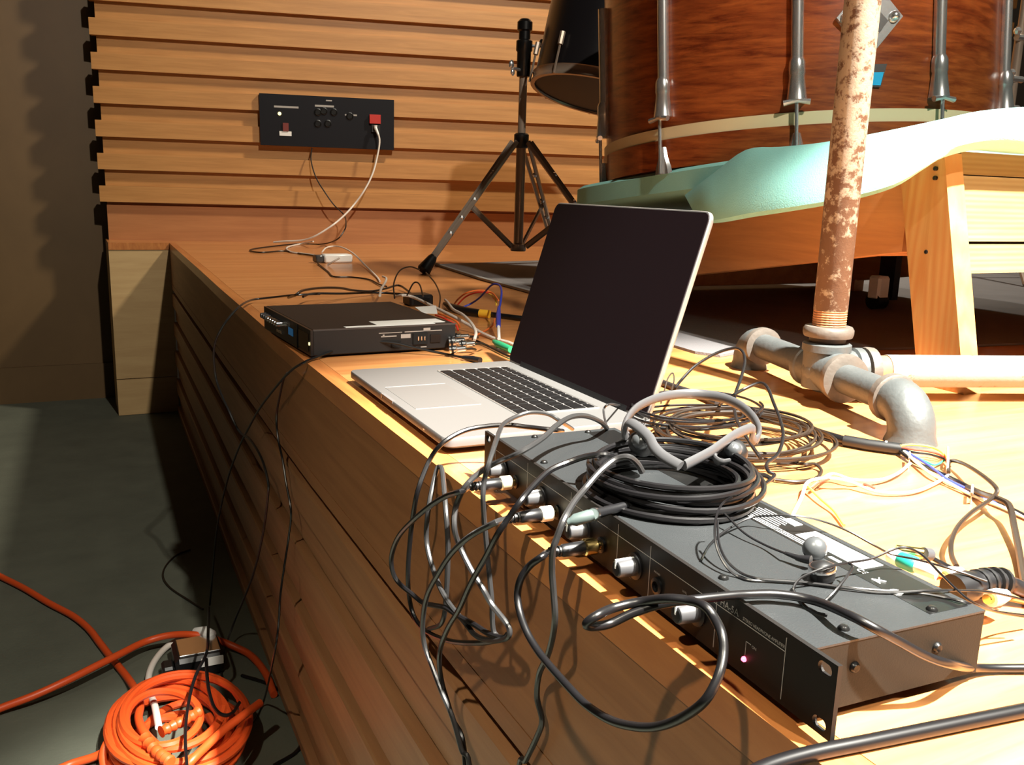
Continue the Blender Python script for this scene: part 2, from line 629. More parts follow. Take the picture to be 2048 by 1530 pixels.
# slatted back wall
WA = np.array([-0.16, 4.55, 0.0])
WANG = math.radians(-13)
WU = np.array([math.cos(WANG), math.sin(WANG), 0])
WN = np.array([math.sin(WANG), -math.cos(WANG), 0])          # towards the room
wall = thing('wall_back', None, None, tuple(WA), WANG, kind='structure')
wl = 4.6
MB().box((0.0, 0.0, 0.0), (wl, 0.05, 0.158)).build('base_board', 'wall_base', wall, local=True)
MB().box((0.0, 0.05, 0.0), (wl, 0.12, 2.6)).build('backing', 'wall_oak', wall, local=True)
proud = MB().box((-0.022, -0.027, 0.0), (wl, 0.02, 0.070)).mesh('slat', 'wall_oak')
rec = MB().box((0.0, 0.0, 0.0), (wl, 0.05, 0.0705)).mesh('board', 'wall_oak')
for k in range(17):
    zb = 0.171 + 0.1415 * k
    put(proud, 'slat', wall, (0, 0, zb))
    put(rec, 'board', wall, (0, 0, zb + 0.0705))
MB().box((0.0, 0.012, 0.158), (wl, 0.05, 0.171)).build('shadow_gap', 'wall_base', wall, local=True)


def wallpt(px, off=0.0):
    d = ray(px)
    A = WA + WN * off
    t = ((A - CAM) @ WN) / (d @ WN)
    P = CAM + t * d
    return P, (P - WA) @ WU, P[2]


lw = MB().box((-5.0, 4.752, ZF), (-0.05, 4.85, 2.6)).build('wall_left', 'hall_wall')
tag(lw, kind='structure')
bb = MB().box((-5.0, 4.738, ZF), (-0.05, 4.7515, ZF + 0.172)).build('baseboard_left', 'hall_wall')
tag(bb, kind='structure')

# ------------------------------------------------------------------ connection panel on the slatted wall
P0, ua, za = wallpt((518, 186), 0.05)
P1, ub, zb_ = wallpt((788, 300), 0.05)
pan = thing('wall_panel', 'black connection plate with red socket and small lights fixed on the slatted oak wall', 'connection panel', tuple(WA + WU * ua + WN * 0.028 + np.array([0, 0, zb_])), WANG)
pw, ph = ub - ua, za - zb_
MB().box((0, -0.02, 0), (pw, 0.0, ph)).build('plate', 'panel_black', pan, local=True)


def onpan(x, y):
    _, u_, z_ = wallpt((x, y), 0.055)
    return u_ - ua, z_ - zb_


def pbox(x0, y0, x1, y1, d, name, mt):
    a = onpan(x0, y1)
    b = onpan(x1, y0)
    return MB().box((a[0], -0.02 - d, a[1]), (b[0], -0.0195, b[1])).build(name, mt, pan, local=True)


rs = pbox(739, 230, 761, 247, 0.018, 'socket_cover', 'outlet_red')
tag(rs, 'red raised socket cover')
pbox(743, 250, 760, 264, 0.014, 'socket', 'black_plastic')
pbox(566, 246, 577, 262, 0.006, 'rocker_switch', 'wire_dim_red')
pbox(559, 263, 583, 271, 0.002, 'name_tag', 'label_white')
a = onpan(559, 227)
MB().lathe((a[0], -0.0195, a[1]), (0, -1, 0), [(0.008, 0), (0.008, 0.003), (0.004, 0.006)], 10).build('pilot_light', 'led_yellow', pan, local=True)
for x, y in ((636, 224), (648, 222), (668, 224), (636, 247), (656, 247), (700, 232)):
    a = onpan(x, y)
    MB().lathe((a[0], -0.0195, a[1]), (0, -1, 0), [(0.017, 0), (0.017, 0.004), (0.013, 0.005), (0.011, 0.002)], 14).build('jack_ring', 'screw_dark', pan, local=True)
for x0, y0, x1, y1 in ((548, 213, 597, 214.5), (630, 211, 668, 213), (690, 229, 714, 231), (652, 200, 664, 202)):
    pbox(x0, y0, x1, y1, 0.0006, 'print_line', 'print_grey')

# ------------------------------------------------------------------ rug on the deck
rugp = [(870, 531), (960, 560), (1070, 590), (1200, 640), (1330, 690), (1390, 708), (1440, 715), (1500, 704), (1620, 704), (1800, 700), (2048, 690)]
rp = [on(q, 2, 0.0)[:2] for q in rugp]
rp = [tuple(q) for q in rp] + [(3.6, 1.1), (3.6, 3.55), (1.6, 3.3)]
rg = MB().prism(rp, 0.0005, 0.005).build('rug', 'rug')
tag(rg, 'dark grey rug spread under the drum and its trestle', 'rug')
MB().tube([np.array([q[0], q[1], 0.006]) for q in rp[:4]], 0.006, 6).build('edging', 'rug_edge', rg, sm=True)

# ------------------------------------------------------------------ tripod stand
TC = np.array([1.10, 2.90, 0.0])
tri = thing('tripod_stand', 'chrome tripod drum stand with one rubber foot showing near the slatted wall', 'stand', tuple(TC))
MB().lathe(TC, (0, 0, 1), [(0.0170, 0.075), (0.0170, 0.44), (0.0140, 0.44), (0.0140, 0.83)], 14).build('pole', 'chrome_worn', tri, sm=True)
MB().lathe(TC, (0, 0, 1), [(0.022, 0.42), (0.026, 0.425), (0.026, 0.465), (0.02, 0.47)], 14).build('collar', 'black_plastic', tri, sm=True)
MB().lathe(TC, (0, 0, 1), [(0.026, 0.068), (0.028, 0.072), (0.028, 0.092), (0.02, 0.096)], 14).build('collar', 'chrome_worn', tri, sm=True)
MB().lathe(TC, (0, 0, 1), [(0.022, 0.655), (0.024, 0.66), (0.024, 0.735), (0.028, 0.74), (0.028, 0.77), (0.02, 0.775), (0.02, 0.80), (0.026, 0.805), (0.026, 0.83), (0.016, 0.84)], 14).build('tilter', 'screw_dark', tri, sm=True)
w = MB().tube([TC + (-0.02, -0.01, 0.675), TC + (-0.055, -0.03, 0.675)], 0.006, 8)
w.ball(TC + (-0.06, -0.03, 0.687), 0.012, 10, (0.8, 0.5, 1.3))
w.ball(TC + (-0.055, -0.03, 0.663), 0.010, 10, (0.8, 0.5, 1.2))
w.build('wing_nut', 'chrome', tri, sm=True)
w = MB().tube([TC + (0.02, -0.01, 0.755), TC + (0.05, -0.02, 0.755)], 0.006, 8)
w.ball(TC + (0.055, -0.02, 0.765), 0.012, 10, (0.8, 0.5, 1.3))
w.build('wing_nut', 'chrome', tri, sm=True)
for dx, dy in ((-0.383, -0.082), (0.261, -0.29), (0.30, 0.25)):
    d = np.array([dx, dy, 0.0]) / math.hypot(dx, dy)
    L = math.hypot(dx, dy)
    top = TC + d * 0.03 + (0, 0, 0.44)
    foot = TC + d * L + (0, 0, 0.012)
    knee = top + (foot - top) * 0.50
    side = np.cross(d, [0, 0, 1.0])
    lg = MB()
    for sg in (-1, 1):
        lg.tube([top + side * 0.014 * sg, foot + (top - foot) * 0.06 + side * 0.006 * sg], 0.0095, 6, flat=0.7)
    lgo = lg.build('leg', 'chrome_worn', tri, sm=True)
    for t in (0.25, 0.46, 0.60, 0.72):
        q = top + (foot - top) * t
        MB().ball(q - side * 0 + (0, -0.008, 0), 0.010, 8).build('rivet', 'chrome', lgo, sm=True)
    MB().tube([knee, TC + d * 0.03 + (0, 0, 0.085)], 0.0105, 6, flat=0.5).build('brace', 'chrome_worn', tri, sm=True)
    e = (foot - top) / np.linalg.norm(foot - top)
    MB().lathe(foot - e * 0.06, e, [(0.012, 0), (0.016, 0.01), (0.024, 0.06), (0.020, 0.066)], 10).build('rubber_foot', 'rubber', tri, sm=True)

# black drum tilted on the tripod
da = np.array([0.235, 0.05, 0.97])
da /= np.linalg.norm(da)
dq = at(1196, 196, 'd', 3.02)
R2 = 0.222
tom = thing('tom_drum', 'black tom drum tilted on the tripod stand, cut off by the photo top', 'drum', tuple(dq))
MB().lathe(dq, da, [(R2, 0.03), (R2, 0.40)], 40).build('shell', 'drum_black', tom, sm=True)
for h in (0.0, 0.40):
    MB().lathe(dq, da, [(R2 - 0.005, h), (R2 + 0.009, h), (R2 + 0.009, h + 0.006), (R2 + 0.005, h + 0.012), (R2 + 0.005, h + 0.028), (R2 + 0.009, h + 0.033), (R2 - 0.004, h + 0.035)], 40, False).build('hoop', 'chrome_worn', tom, sm=True)
MB().lathe(dq, da, [(R2 - 0.004, 0.008), (R2 - 0.004, 0.010)], 40).build('drum_head', 'black_matte', tom, sm=True)
e1 = np.cross([0, 1, 0], da)
e1 /= np.linalg.norm(e1)
e2 = np.cross(da, e1)
for k in range(8):
    t = math.radians(200 + 45 * k)
    q = dq + (R2 + 0.012) * (math.cos(t) * e1 + math.sin(t) * e2)
    MB().tube([q + da * 0.0, q + da * 0.12], 0.004, 6).tube([q + da * 0.09, q + da * 0.13], 0.009, 8).build('lug', 'chrome_worn', tom, sm=True)

# ------------------------------------------------------------------ bass drum on its foam
DC = np.array([1.317, 1.812, 0.405])
DA = np.array([-0.013, 0.105, 0.994])
DA /= np.linalg.norm(DA)
D1 = np.cross([0, 1, 0], DA)
D1 /= np.linalg.norm(D1)
D2 = np.cross(DA, D1)
DR = 0.46
drum = thing('bass_drum', 'large reddish wooden bass drum lying flat with chrome rods and cream line', 'drum', tuple(DC - DA * 0.09))
MB().lathe(DC, DA, [(DR, 0.012), (DR, 0.44)], 96).build('shell', 'drum_wood', drum, sm=True)
MB().lathe(DC, DA, [(DR - 0.01, -0.012), (DR + 0.006, -0.012), (DR + 0.006, 0.014), (DR - 0.002, 0.014)], 96).build('hoop_inlay', 'cream', drum, sm=True)
MB().lathe(DC, DA, [(DR - 0.02, -0.075), (DR + 0.009, -0.075), (DR + 0.009, -0.012), (DR, -0.011)], 96).build('hoop', 'drum_wood', drum, sm=True)
MB().lathe(DC, DA, [(DR - 0.012, -0.062), (DR - 0.012, -0.058)], 96).build('drum_head', 'wire_cream', drum, sm=True)
MB().lathe(DC, DA, [(DR - 0.01, 0.44), (DR + 0.009, 0.44), (DR + 0.009, 0.50), (DR - 0.01, 0.50)], 96).build('hoop', 'drum_wood', drum, sm=True)


def dpt(t, r, h):
    return DC + r * (math.cos(t) * D1 + math.sin(t) * D2) + DA * h


TH0 = -2.294
for k in range(10):
    t = TH0 + math.pi / 5 * k
    nr = math.cos(t) * D1 + math.sin(t) * D2
    tg = np.cross(DA, nr)
    # casing tube
    lug = MB().tube([dpt(t, DR + 0.008, 0.115), dpt(t, DR + 0.008, 0.34)], 0.0125, 12).build('lug', 'chrome', drum, sm=True)
    MB().lathe(dpt(t, DR + 0.010, 0.118), -DA, [(0.0125, 0), (0.016, 0.008), (0.0165, 0.03), (0.015, 0.034), (0.019, 0.07), (0.021, 0.082), (0.012, 0.085)], 12).build('lug_cap', 'chrome', lug, sm=True)
    # drum key bar and rod
    b = MB().tube([dpt(t, DR + 0.024, 0.03) - tg * 0.026, dpt(t, DR + 0.024, 0.034), dpt(t, DR + 0.024, 0.03) + tg * 0.026], [0.006, 0.0045, 0.006], 8)
    b.build('tension_bar', 'chrome', lug, sm=True)
    MB().tube([dpt(t, DR + 0.020, 0.04), dpt(t, DR + 0.020, -0.085)], 0.0042, 8).build('rod', 'chrome', drum, sm=True)
    c = MB()
    rows = []
    for h, w_ in ((-0.028, 0.008), (-0.05, 0.013), (-0.07, 0.022), (-0.086, 0.026)):
        p0 = dpt(t, DR + 0.010, h)
        p1 = dpt(t, DR + 0.016, h)
        rows.append([p0 - tg * w_, p1 - tg * w_ * 0.7, p1 + tg * w_ * 0.7, p0 + tg * w_])
    c.loft(rows, True)
    c.build('claw', 'chrome', drum, sm=True)


def drum_hit(px):
    d = ray(px)
    o = CAM - DC
    dp = d - DA * (d @ DA)
    op = o - DA * (o @ DA)
    A_, B_, C_ = dp @ dp, 2 * dp @ op, op @ op - DR ** 2
    t = (-B_ - math.sqrt(B_ * B_ - 4 * A_ * C_)) / (2 * A_)
    P = CAM + t * d - DC
    h = P @ DA
    return math.atan2(P @ D2, P @ D1), h


def drum_frame(px, off):
    t, h = drum_hit(px)
    nr = math.cos(t) * D1 + math.sin(t) * D2
    tg = np.cross(DA, nr)
    o = dpt(t, DR + off, h)
    M_ = Matrix.Identity(4)
    for i in range(3):
        M_[i][0], M_[i][1], M_[i][2], M_[i][3] = tg[i], DA[i], nr[i], o[i]
    return M_


Mb = drum_frame((1737, 36), 0.001)
s_ = 0.066
plate = MB().prism([(-s_, 0), (-0.01, -s_), (0.01, -s_), (s_, 0), (0.01, s_), (-0.01, s_)], -0.004, 0.006, Mb).build('diamond_plate', 'chrome', drum)
for sx, sy in ((-0.048, 0), (0.048, 0), (0, 0.048), (0, -0.048)):
    MB().ball(tuple(Mb @ Vector((sx, sy, 0.008))), 0.011, 10).build('bolt', 'chrome', plate, sm=True)
MB().prism([(-0.028, -0.012), (0.012, -0.034), (0.03, -0.012), (0.0, 0.02)], 0.006, 0.022, Mb).build('clamp', 'silver', plate)
Mv = drum_frame((1748, 152), 0.001)
vent = MB().prism([(-0.028, 0.022), (-0.024, -0.02), (0.012, -0.022), (0.024, 0.022)], -0.003, 0.004, Mv).build('badge', 'silver', drum)
tag(vent, 'small silver badge with a blue field')
MB().prism([(-0.024, 0.006), (-0.021, -0.018), (0.011, -0.019), (0.017, 0.006)], 0.004, 0.0052, Mv).build('badge_field', 'badge_blue', vent)

# foam mattress, sloping away with the table top, its near edge turned up
def foam_z(x, y, h):
    return DC[2] + h - (DA[0] * (x - DC[0]) + DA[1] * (y - DC[1])) / DA[2]


fpoly = [(0.97, 1.10), (0.93, 1.30), (0.87, 1.58), (0.845, 2.0), (0.90, 2.12), (1.1, 2.28), (1.5, 2.30), (1.86, 2.2), (1.88, 1.10)]
slab = MB()
rows = []
for h, ins in ((-0.132, 0.012), (-0.126, 0.0), (-0.086, 0.0), (-0.078, 0.012)):
    rr_ = []
    for x, y in smooth([(x, y, 0) for x, y in fpoly], 4, True) and [(p[0], p[1]) for p in smooth([(x, y, 0) for x, y in fpoly], 4, True)]:
        cx, cy = DC[0] - x, DC[1] - y
        L = math.hypot(cx, cy)
        x2, y2 = x + cx / L * ins, y + cy / L * ins
        rr_.append((x2, y2, foam_z(x2, y2, h)))
    rows.append(rr_)
slab.loft(rows, True)
fo = slab.build('foam_pad', 'foam', sm=True)
tag(fo, 'thick turquoise foam pad under the wooden bass drum', 'foam pad')
key = [  # top px, bottom px, x of the bottom, x of the top
    ((1368, 388), (1400, 448), 0.80, 0.83),
    ((1425, 345), (1440, 445), 0.79, 0.845),
    ((1490, 299), (1500, 435), 0.785, 0.86),
    ((1560, 293), (1600, 420), 0.78, 0.865),
    ((1640, 285), (1700, 402), 0.78, 0.865),
    ((1740, 268), (1790, 376), 0.78, 0.865),
    ((1830, 250), (1850, 340), 0.79, 0.865),
    ((1900, 235), (1895, 314), 0.81, 0.865),
]
kp = [(on(b_, 0, xb), on(t_, 0, xt)) for t_, b_, xb, xt in key]
for x in (0.90, 1.0, 1.12, 1.3, 1.6, 1.9):
    kp.append((np.array([x, 0.945, 0.362]), np.array([x, 0.955, min(0.412 + (x - 0.85) * 0.12, 0.438)])))
B_ = smooth([q[0] for q in kp], 4)
T_ = smooth([q[1] for q in kp], 4)
rows = []
for i, (bq, tq) in enumerate(zip(B_, T_)):
    c = DC[:2] - bq[:2]
    inn = np.array([c[0], c[1], 0]) / np.linalg.norm(c)
    v = tq - bq
    e = 1.0 if i > 2 else i / 3.0
    rows.append([bq + inn * 0.05, bq + inn * 0.012, bq - inn * 0.002 + v * 0.06, bq + v * 0.22 - inn * 0.016 * e, bq + v * 0.5 - inn * 0.022 * e, bq + v * 0.78 - inn * 0.018 * e, bq + v * 0.95 - inn * 0.007 * e,
                 tq + inn * 0.012, tq + inn * 0.03 - v * 0.05, tq + inn * 0.05 - v * 0.25, bq + inn * 0.058 + v * 0.3])
MB().loft(rows, True).build('turned_up_edge', 'foam', fo, sm=True)

# ------------------------------------------------------------------ sloping table frame and trestle
fr = thing('table_frame', 'dark pine plank frame sloping under the turquoise foam pad', 'table frame', (1.3, 1.6, 0.0))


def slope_z(y):
    return 0.2025 - 0.165 * (y - 1.059)


def plank(x0, x1, y0, y1, hgt, name='plank'):
    V = []
    for y in (y0, y1):
        zz = slope_z(y)
        V += [(x0, y, zz), (x1, y, zz), (x1, y, zz + hgt), (x0, y, zz + hgt)]
    return MB().add(V, [(0, 1, 2, 3), (7, 6, 5, 4), (0, 4, 5, 1), (1, 5, 6, 2), (2, 6, 7, 3), (3, 7, 4, 0)]).build(name, 'pine_dark', fr)


plank(0.88, 0.918, 1.055, 2.2, 0.118)
plank(1.85, 1.888, 1.055, 2.2, 0.118)
plank(0.92, 1.848, 2.16, 2.198, 0.10)
plank(0.92, 1.848, 1.10, 1.138, 0.118)
for y in (2.1,):
    for x in (0.905, 1.86):
        MB().box((x - 0.02, y - 0.045, 0.0055), (x + 0.019, y + 0.044, slope_z(y) + 0.01)).build('leg', 'pine_dark', fr)
MB().add([(0.90, 1.06, slope_z(1.06) + 0.118), (1.87, 1.06, slope_z(1.06) + 0.118), (1.87, 2.2, slope_z(2.2) + 0.118), (0.90, 2.2, slope_z(2.2) + 0.118),
          (0.90, 1.06, slope_z(1.06) + 0.13), (1.87, 1.06, slope_z(1.06) + 0.13), (1.87, 2.2, slope_z(2.2) + 0.13), (0.90, 2.2, slope_z(2.2) + 0.13)],
         [(3, 2, 1, 0), (4, 5, 6, 7), (0, 1, 5, 4), (1, 2, 6, 5), (2, 3, 7, 6), (3, 0, 4, 7)]).build('table_top', 'pine_dark', fr)

tr = thing('trestle', 'pale pine trestle with knotty leg carrying the near end of the foam', 'trestle', (1.2, 1.0, 0.0))


def sheared(x0, x1, yb, yt, w, z0, z1, xs=0.0):
    V = []
    for zz, yy in ((z0, yb), (z1, yt)):
        xo = xs if zz == z1 else 0
        V += [(x0 + xo, yy, zz), (x1 + xo, yy, zz), (x1 + xo, yy + w, zz), (x0 + xo, yy + w, zz)]
    return MB().add(V, [(3, 2, 1, 0), (4, 5, 6, 7), (0, 1, 5, 4), (1, 2, 6, 5), (2, 3, 7, 6), (3, 0, 4, 7)])


YB, YT = 0.903, 0.982
leg1 = sheared(0.872, 0.910, YB, YT, 0.084, 0.0, 0.356, -0.012).build('leg', 'pine', tr)
leg2 = sheared(1.50, 1.538, YB, YT, 0.084, 0.0, 0.356, 0.012).build('leg', 'pine', tr)
for z0, z1, dz in ((0.326, 0.360, 0.0), (0.226, 0.324, 0.001), (0.178, 0.2215, 0.002)):
    MB().add([(0.905, YB + (YT - YB) * z0 / 0.356 + 0.006 + dz, z0), (1.50, YB + (YT - YB) * z0 / 0.356 + 0.006 + dz, z0), (1.50, YB + (YT - YB) * z1 / 0.356 + 0.006 + dz, z1), (0.905, YB + (YT - YB) * z1 / 0.356 + 0.006 + dz, z1),
              (0.905, 1.03, z0), (1.50, 1.03, z0), (1.50, 1.03, z1), (0.905, 1.03, z1)],
             [(0, 1, 2, 3), (7, 6, 5, 4), (0, 4, 5, 1), (1, 5, 6, 2), (2, 6, 7, 3), (3, 7, 4, 0)]).build('cross_board', 'pine_x', tr)
for px in ((1870, 337), (1869, 356), (1836, 430), (1852, 504)):
    q = on(px, 0, 0.8685 - 0.012 * (0.3 if px[1] > 400 else 0.9))
    MB().lathe(q + np.array([0.004, 0, 0]), (-1, 0, 0.0), [(0.0035, 0.0), (0.0035, 0.0045), (0.002, 0.005)], 8).build('screw', 'screw_dark', leg1)

# caster foot under the table, wrapped in white tape
q = at(1757, 578, 'd', 2.35)
cs = thing('caster', 'white taped caster foot standing on the rug behind the trestle leg', 'caster', (q[0], q[1], 0.005))
MB().box((q[0] - 0.020, q[1] - 0.020, 0.03), (q[0] + 0.020, q[1] + 0.020, 0.092), bev=0.006).build('taped_body', 'white_plastic', cs)
MB().cyl((q[0] - 0.018, q[1], 0.028), (q[0] + 0.018, q[1], 0.028), 0.0225, 16).build('wheel', 'rubber', cs, sm=True)
MB().box((q[0] + 0.029, q[1] - 0.02, 0.03), (q[0] + 0.05, q[1] + 0.03, 0.16)).build('bracket', 'black_plastic', cs)

# a second drum stand peeking in at the right edge
q = on((2030, 60), 1, 2.3)
hs = thing('hardware_stand', 'chrome hardware stand glimpsed right of the wooden drum', 'stand', (q[0] + 0.03, 2.3, 0.005))
bx = q[0] + 0.03
MB().lathe((bx, 2.3, 0.0), (0, 0, 1), [(0.016, 0.3), (0.016, 0.9), (0.012, 0.9), (0.012, 1.1)], 12).build('pole', 'chrome_worn', hs, sm=True)
for zz in (0.62, 0.72, 0.86):
    MB().tube([(bx - 0.03, 2.29, zz), (bx + 0.03, 2.29, zz)], 0.012, 8).ball((bx - 0.03, 2.29, zz + 0.02), 0.014, 8).build('wing_nut', 'chrome', hs, sm=True)
for a in (0, 2.1, 4.2):
    MB().tube([(bx, 2.3, 0.32), (bx + 0.3 * math.cos(a), 2.3 + 0.3 * math.sin(a), 0.012)], 0.009, 8).build('leg', 'chrome_worn', hs, sm=True)

# ------------------------------------------------------------------ pipe manifold
EZ = 0.044
E1 = np.array([0.569, 0.742, EZ])
E2 = np.array([0.695, 1.18, EZ])
PD_ = (E2 - E1) / np.linalg.norm(E2 - E1)
TE = E1 + PD_ * 0.212
RD = np.array([0.945, -0.325, 0.0])
RD /= np.linalg.norm(RD)
pr = 0.0205
pipe = thing('pipe_manifold', 'galvanised pipe cross with elbows on the deck and a rust-flaked upright', 'pipe stand', (TE[0], TE[1], 0))
up = MB().lathe((TE[0], TE[1], 0), (0, 0, 1), [(0.0225, 0.105), (0.0225, 0.13), (0.0232, 0.131), (0.0232, 1.6)], 24).build('upright_pipe', 'pipe_paint', pipe, sm=True)
tag(up, 'upright pipe with flaking cream paint and bare rust near its base')
thr = MB()
for k in range(7):
    thr.lathe((TE[0], TE[1], 0), (0, 0, 1), [(0.0225, 0.108 + k * 0.0034), (0.0233, 0.1095 + k * 0.0034), (0.0225, 0.111 + k * 0.0034)], 20, False)
thr.build('thread', 'rust', up, sm=True)
MB().lathe((TE[0], TE[1], 0), (0, 0, 1), [(0.026, 0.092), (0.033, 0.0935), (0.0345, 0.098), (0.0345, 0.104), (0.032, 0.108), (0.024, 0.1085)], 24).build('lock_ring', 'cast_iron', pipe, sm=True)
MB().lathe((TE[0], TE[1], 0), (0, 0, 1), [(0.024, 0.080), (0.0255, 0.092)], 24).build('gasket', 'black_matte', pipe, sm=True)
tee = MB().lathe((TE[0], TE[1], 0), (0, 0, 1), [(0.030, 0.02), (0.031, EZ), (0.031, 0.072), (0.0335, 0.073), (0.0335, 0.083), (0.030, 0.085)], 24)
tee.lathe(TE - PD_ * 0.048, PD_, [(0.026, 0), (0.0315, 0.002), (0.0315, 0.012), (0.029, 0.014), (0.029, 0.082), (0.0315, 0.084), (0.0315, 0.094), (0.026, 0.096)], 24)
tee.lathe(TE, RD, [(0.029, 0), (0.029, 0.040), (0.033, 0.042), (0.033, 0.053), (0.026, 0.055)], 24)
tee.ball(TE, 0.0325, 16)
tee.build('cross_fitting', 'steel_galv', pipe, sm=True)
MB().lathe(TE - PD_ * 0.062, PD_, [(0.026, 0), (0.0335, 0.002), (0.0345, 0.007), (0.0335, 0.013), (0.027, 0.014)], 24).build('lock_ring', 'cast_iron', pipe, sm=True)
MB().lathe(TE + RD * 0.056, RD, [(0.026, 0), (0.0335, 0.002), (0.0345, 0.007), (0.0335, 0.015), (0.026, 0.016)], 24).build('lock_ring', 'cast_iron', pipe, sm=True)
MB().lathe(TE + RD * 0.07, RD, [(0.0222, 0), (0.0222, 0.025)], 24).build('thread', 'rust', pipe, sm=True)
MB().lathe(TE + RD * 0.092, RD, [(0.0235, 0), (0.0235, 1.6)], 24).build('side_pipe', 'pipe_white', pipe, sm=True)
MB().cyl(TE - PD_ * 0.04, E1 + PD_ * 0.03, pr, 20).build('base_pipe', 'steel_galv', pipe, sm=True)
MB().cyl(TE + PD_ * 0.04, E2 - PD_ * 0.03, pr, 20).build('base_pipe', 'steel_galv', pipe, sm=True)
for E_, sgn in ((E1, 1.0), (E2, -1.0)):
    d = PD_ * sgn
    arc = [E_ + d * 0.046]
    for k in range(0, 9):
        a = math.pi / 2 * k / 8
        arc.append(E_ + d * 0.030 - d * 0.034 * math.sin(a) + np.array([0, 0, -0.034 * (1 - math.cos(a))]))
    arc.append(arc[-1] * np.array([1, 1, 0]) + np.array([0, 0, 0.0]))
    el = MB().tube(arc, [0.026] + [0.0275] * 9 + [0.031], 24).build('elbow', 'steel_galv', pipe, sm=True)
    MB().lathe(E_ + d * 0.034, d, [(0.027, 0), (0.0305, 0.002), (0.0305, 0.013), (0.022, 0.015)], 24).build('elbow_rim', 'cast_iron', el, sm=True)


# ------------------------------------------------------------------ laptop
def rrect(x0, y0, x1, y1, r, k=5):
    out = []
    for cx, cy, a0 in ((x1 - r, y1 - r, 0), (x0 + r, y1 - r, 90), (x0 + r, y0 + r, 180), (x1 - r, y0 + r, 270)):
        for j in range(k + 1):
            a = math.radians(a0 + 90 * j / k)
            out.append((cx + r * math.cos(a), cy + r * math.sin(a)))
    return out


LW, LD, LA = 0.393, 0.267, 1.2754
lap = thing('laptop', 'open silver laptop with black keys and dark blank screen on the stage edge', 'laptop', (0.020, 0.8757, 0.0), -0.0147)


def lbuild(mb, name, mt, parent=None, sm=False):
    return mb.build(name, mt, parent or lap, local=True, sm=sm)


b = MB()
rows = []
for zz, i in ((0.0045, 0.012), (0.0065, 0.004), (0.0095, 0.0), (0.0178, 0.0), (0.019, 0.0008)):
    rows.append([(x, y, zz) for x, y in rrect(i, i, LD - i, LW - i, 0.012 + 0.0)])
base = lbuild(b.loft(rows, True), 'base', 'alu', sm=True)
for x in (0.03, LD - 0.03):
    for y in (0.04, LW - 0.04):
        lbuild(MB().lathe((x, y, 0), (0, 0, 1), [(0.008, 0), (0.009, 0.003), (0.007, 0.0055)], 12), 'foot', 'rubber')
KX0, KX1, KY0, KY1 = 0.121, 0.232, 0.073, 0.346
well = lbuild(MB().box((KX0, KY0, 0.0185), (KX1, KY1, 0.0192)), 'keyboard_well', 'key_well')
glare = MB()
for a_, b_ in (((KX0 - .0012, KY1), (KX1, KY1 + .0022)), ((KX0 - .0012, KY0 - .0016), (KX1, KY0)), ((KX1, KY0 - .0016), (KX1 + .0014, KY1 + .0022)), ((KX0 - .0014, KY0), (KX0, KY1))):
    glare.box((a_[0], a_[1], 0.0185), (b_[0], b_[1], 0.0204))
lbuild(glare, 'keyboard_glare', 'alu_edge')  # bright raised strips stand in for the lit wall of the key recess
lbuild(MB().box((0.014, 0.137, 0.0186), (0.100, 0.263, 0.0193)), 'trackpad', 'pad_alu')
lbuild(MB().box((0.014, 0.263, 0.0186), (0.100, 0.2636, 0.0199)).box((0.014, 0.1364, 0.0186), (0.100, 0.137, 0.0196)), 'trackpad_glare', 'alu_edge')  # bright strips added as the glare line along the trackpad edges
lbuild(MB().box((-0.0006, 0.184, 0.0155), (0.004, 0.231, 0.0193)), 'thumb_notch', 'key_well')
lbuild(MB().box((-0.0004, 0.066, 0.012), (0.001, 0.070, 0.0135)), 'sleep_light', 'white_plastic')
lbuild(MB().box((-0.0006, 0.2295, 0.0135), (0.002, 0.2325, 0.0192)), 'notch_lip', 'alu_edge')
# keys: six rows counted from the front; y runs right to left for the typist
kh = (KX1 - KX0)
pitch = 0.0196
rowx = [KX0 + 0.001 + k * pitch for k in range(5)]
kmesh = {}


def key_at(x, y, dx, dy):
    kk = (round(dx, 4), round(dy, 4))
    if kk not in kmesh:
        q = MB()
        q.loft([[(p[0], p[1], zz) for p in rrect(i, i, dx - i, dy - i, 0.0022, 2)] for zz, i in ((0, 0), (0.0009, 0), (0.0012, 0.0005))], True)
        kmesh[kk] = q.mesh('key', 'key_black')
    return put(kmesh[kk], 'key', lap, (x, y, 0.0192))


layout = [
    [1, 1, 1, 1.25, 5.25, 1.25, 1, 1, 1, 1],
    [2.4, 1, 1, 1, 1, 1, 1, 1, 1, 1, 1, 2.35],
    [1.85, 1, 1, 1, 1, 1, 1, 1, 1, 1, 1, 1, 1.9],
    [1.5, 1, 1, 1, 1, 1, 1, 1, 1, 1, 1, 1, 1, 1.25],
    [1, 1, 1, 1, 1, 1, 1, 1, 1, 1, 1, 1, 1, 1.75],
]
span = KY1 - KY0 - 0.003
for k, row in enumerate(layout):
    tot = sum(row)
    y = KY1 - 0.0015
    for wk in row:
        wy = wk / tot * span
        key_at(rowx[k], y - wy + 0.0012, pitch - 0.0030, wy - 0.0026)
        y -= wy
y = KY1 - 0.0015
for k in range(14):
    wy = span / 14
    key_at(KX0 + 0.001 + 5 * pitch, y - wy + 0.0012, 0.0095, wy - 0.0026)
    y -= wy
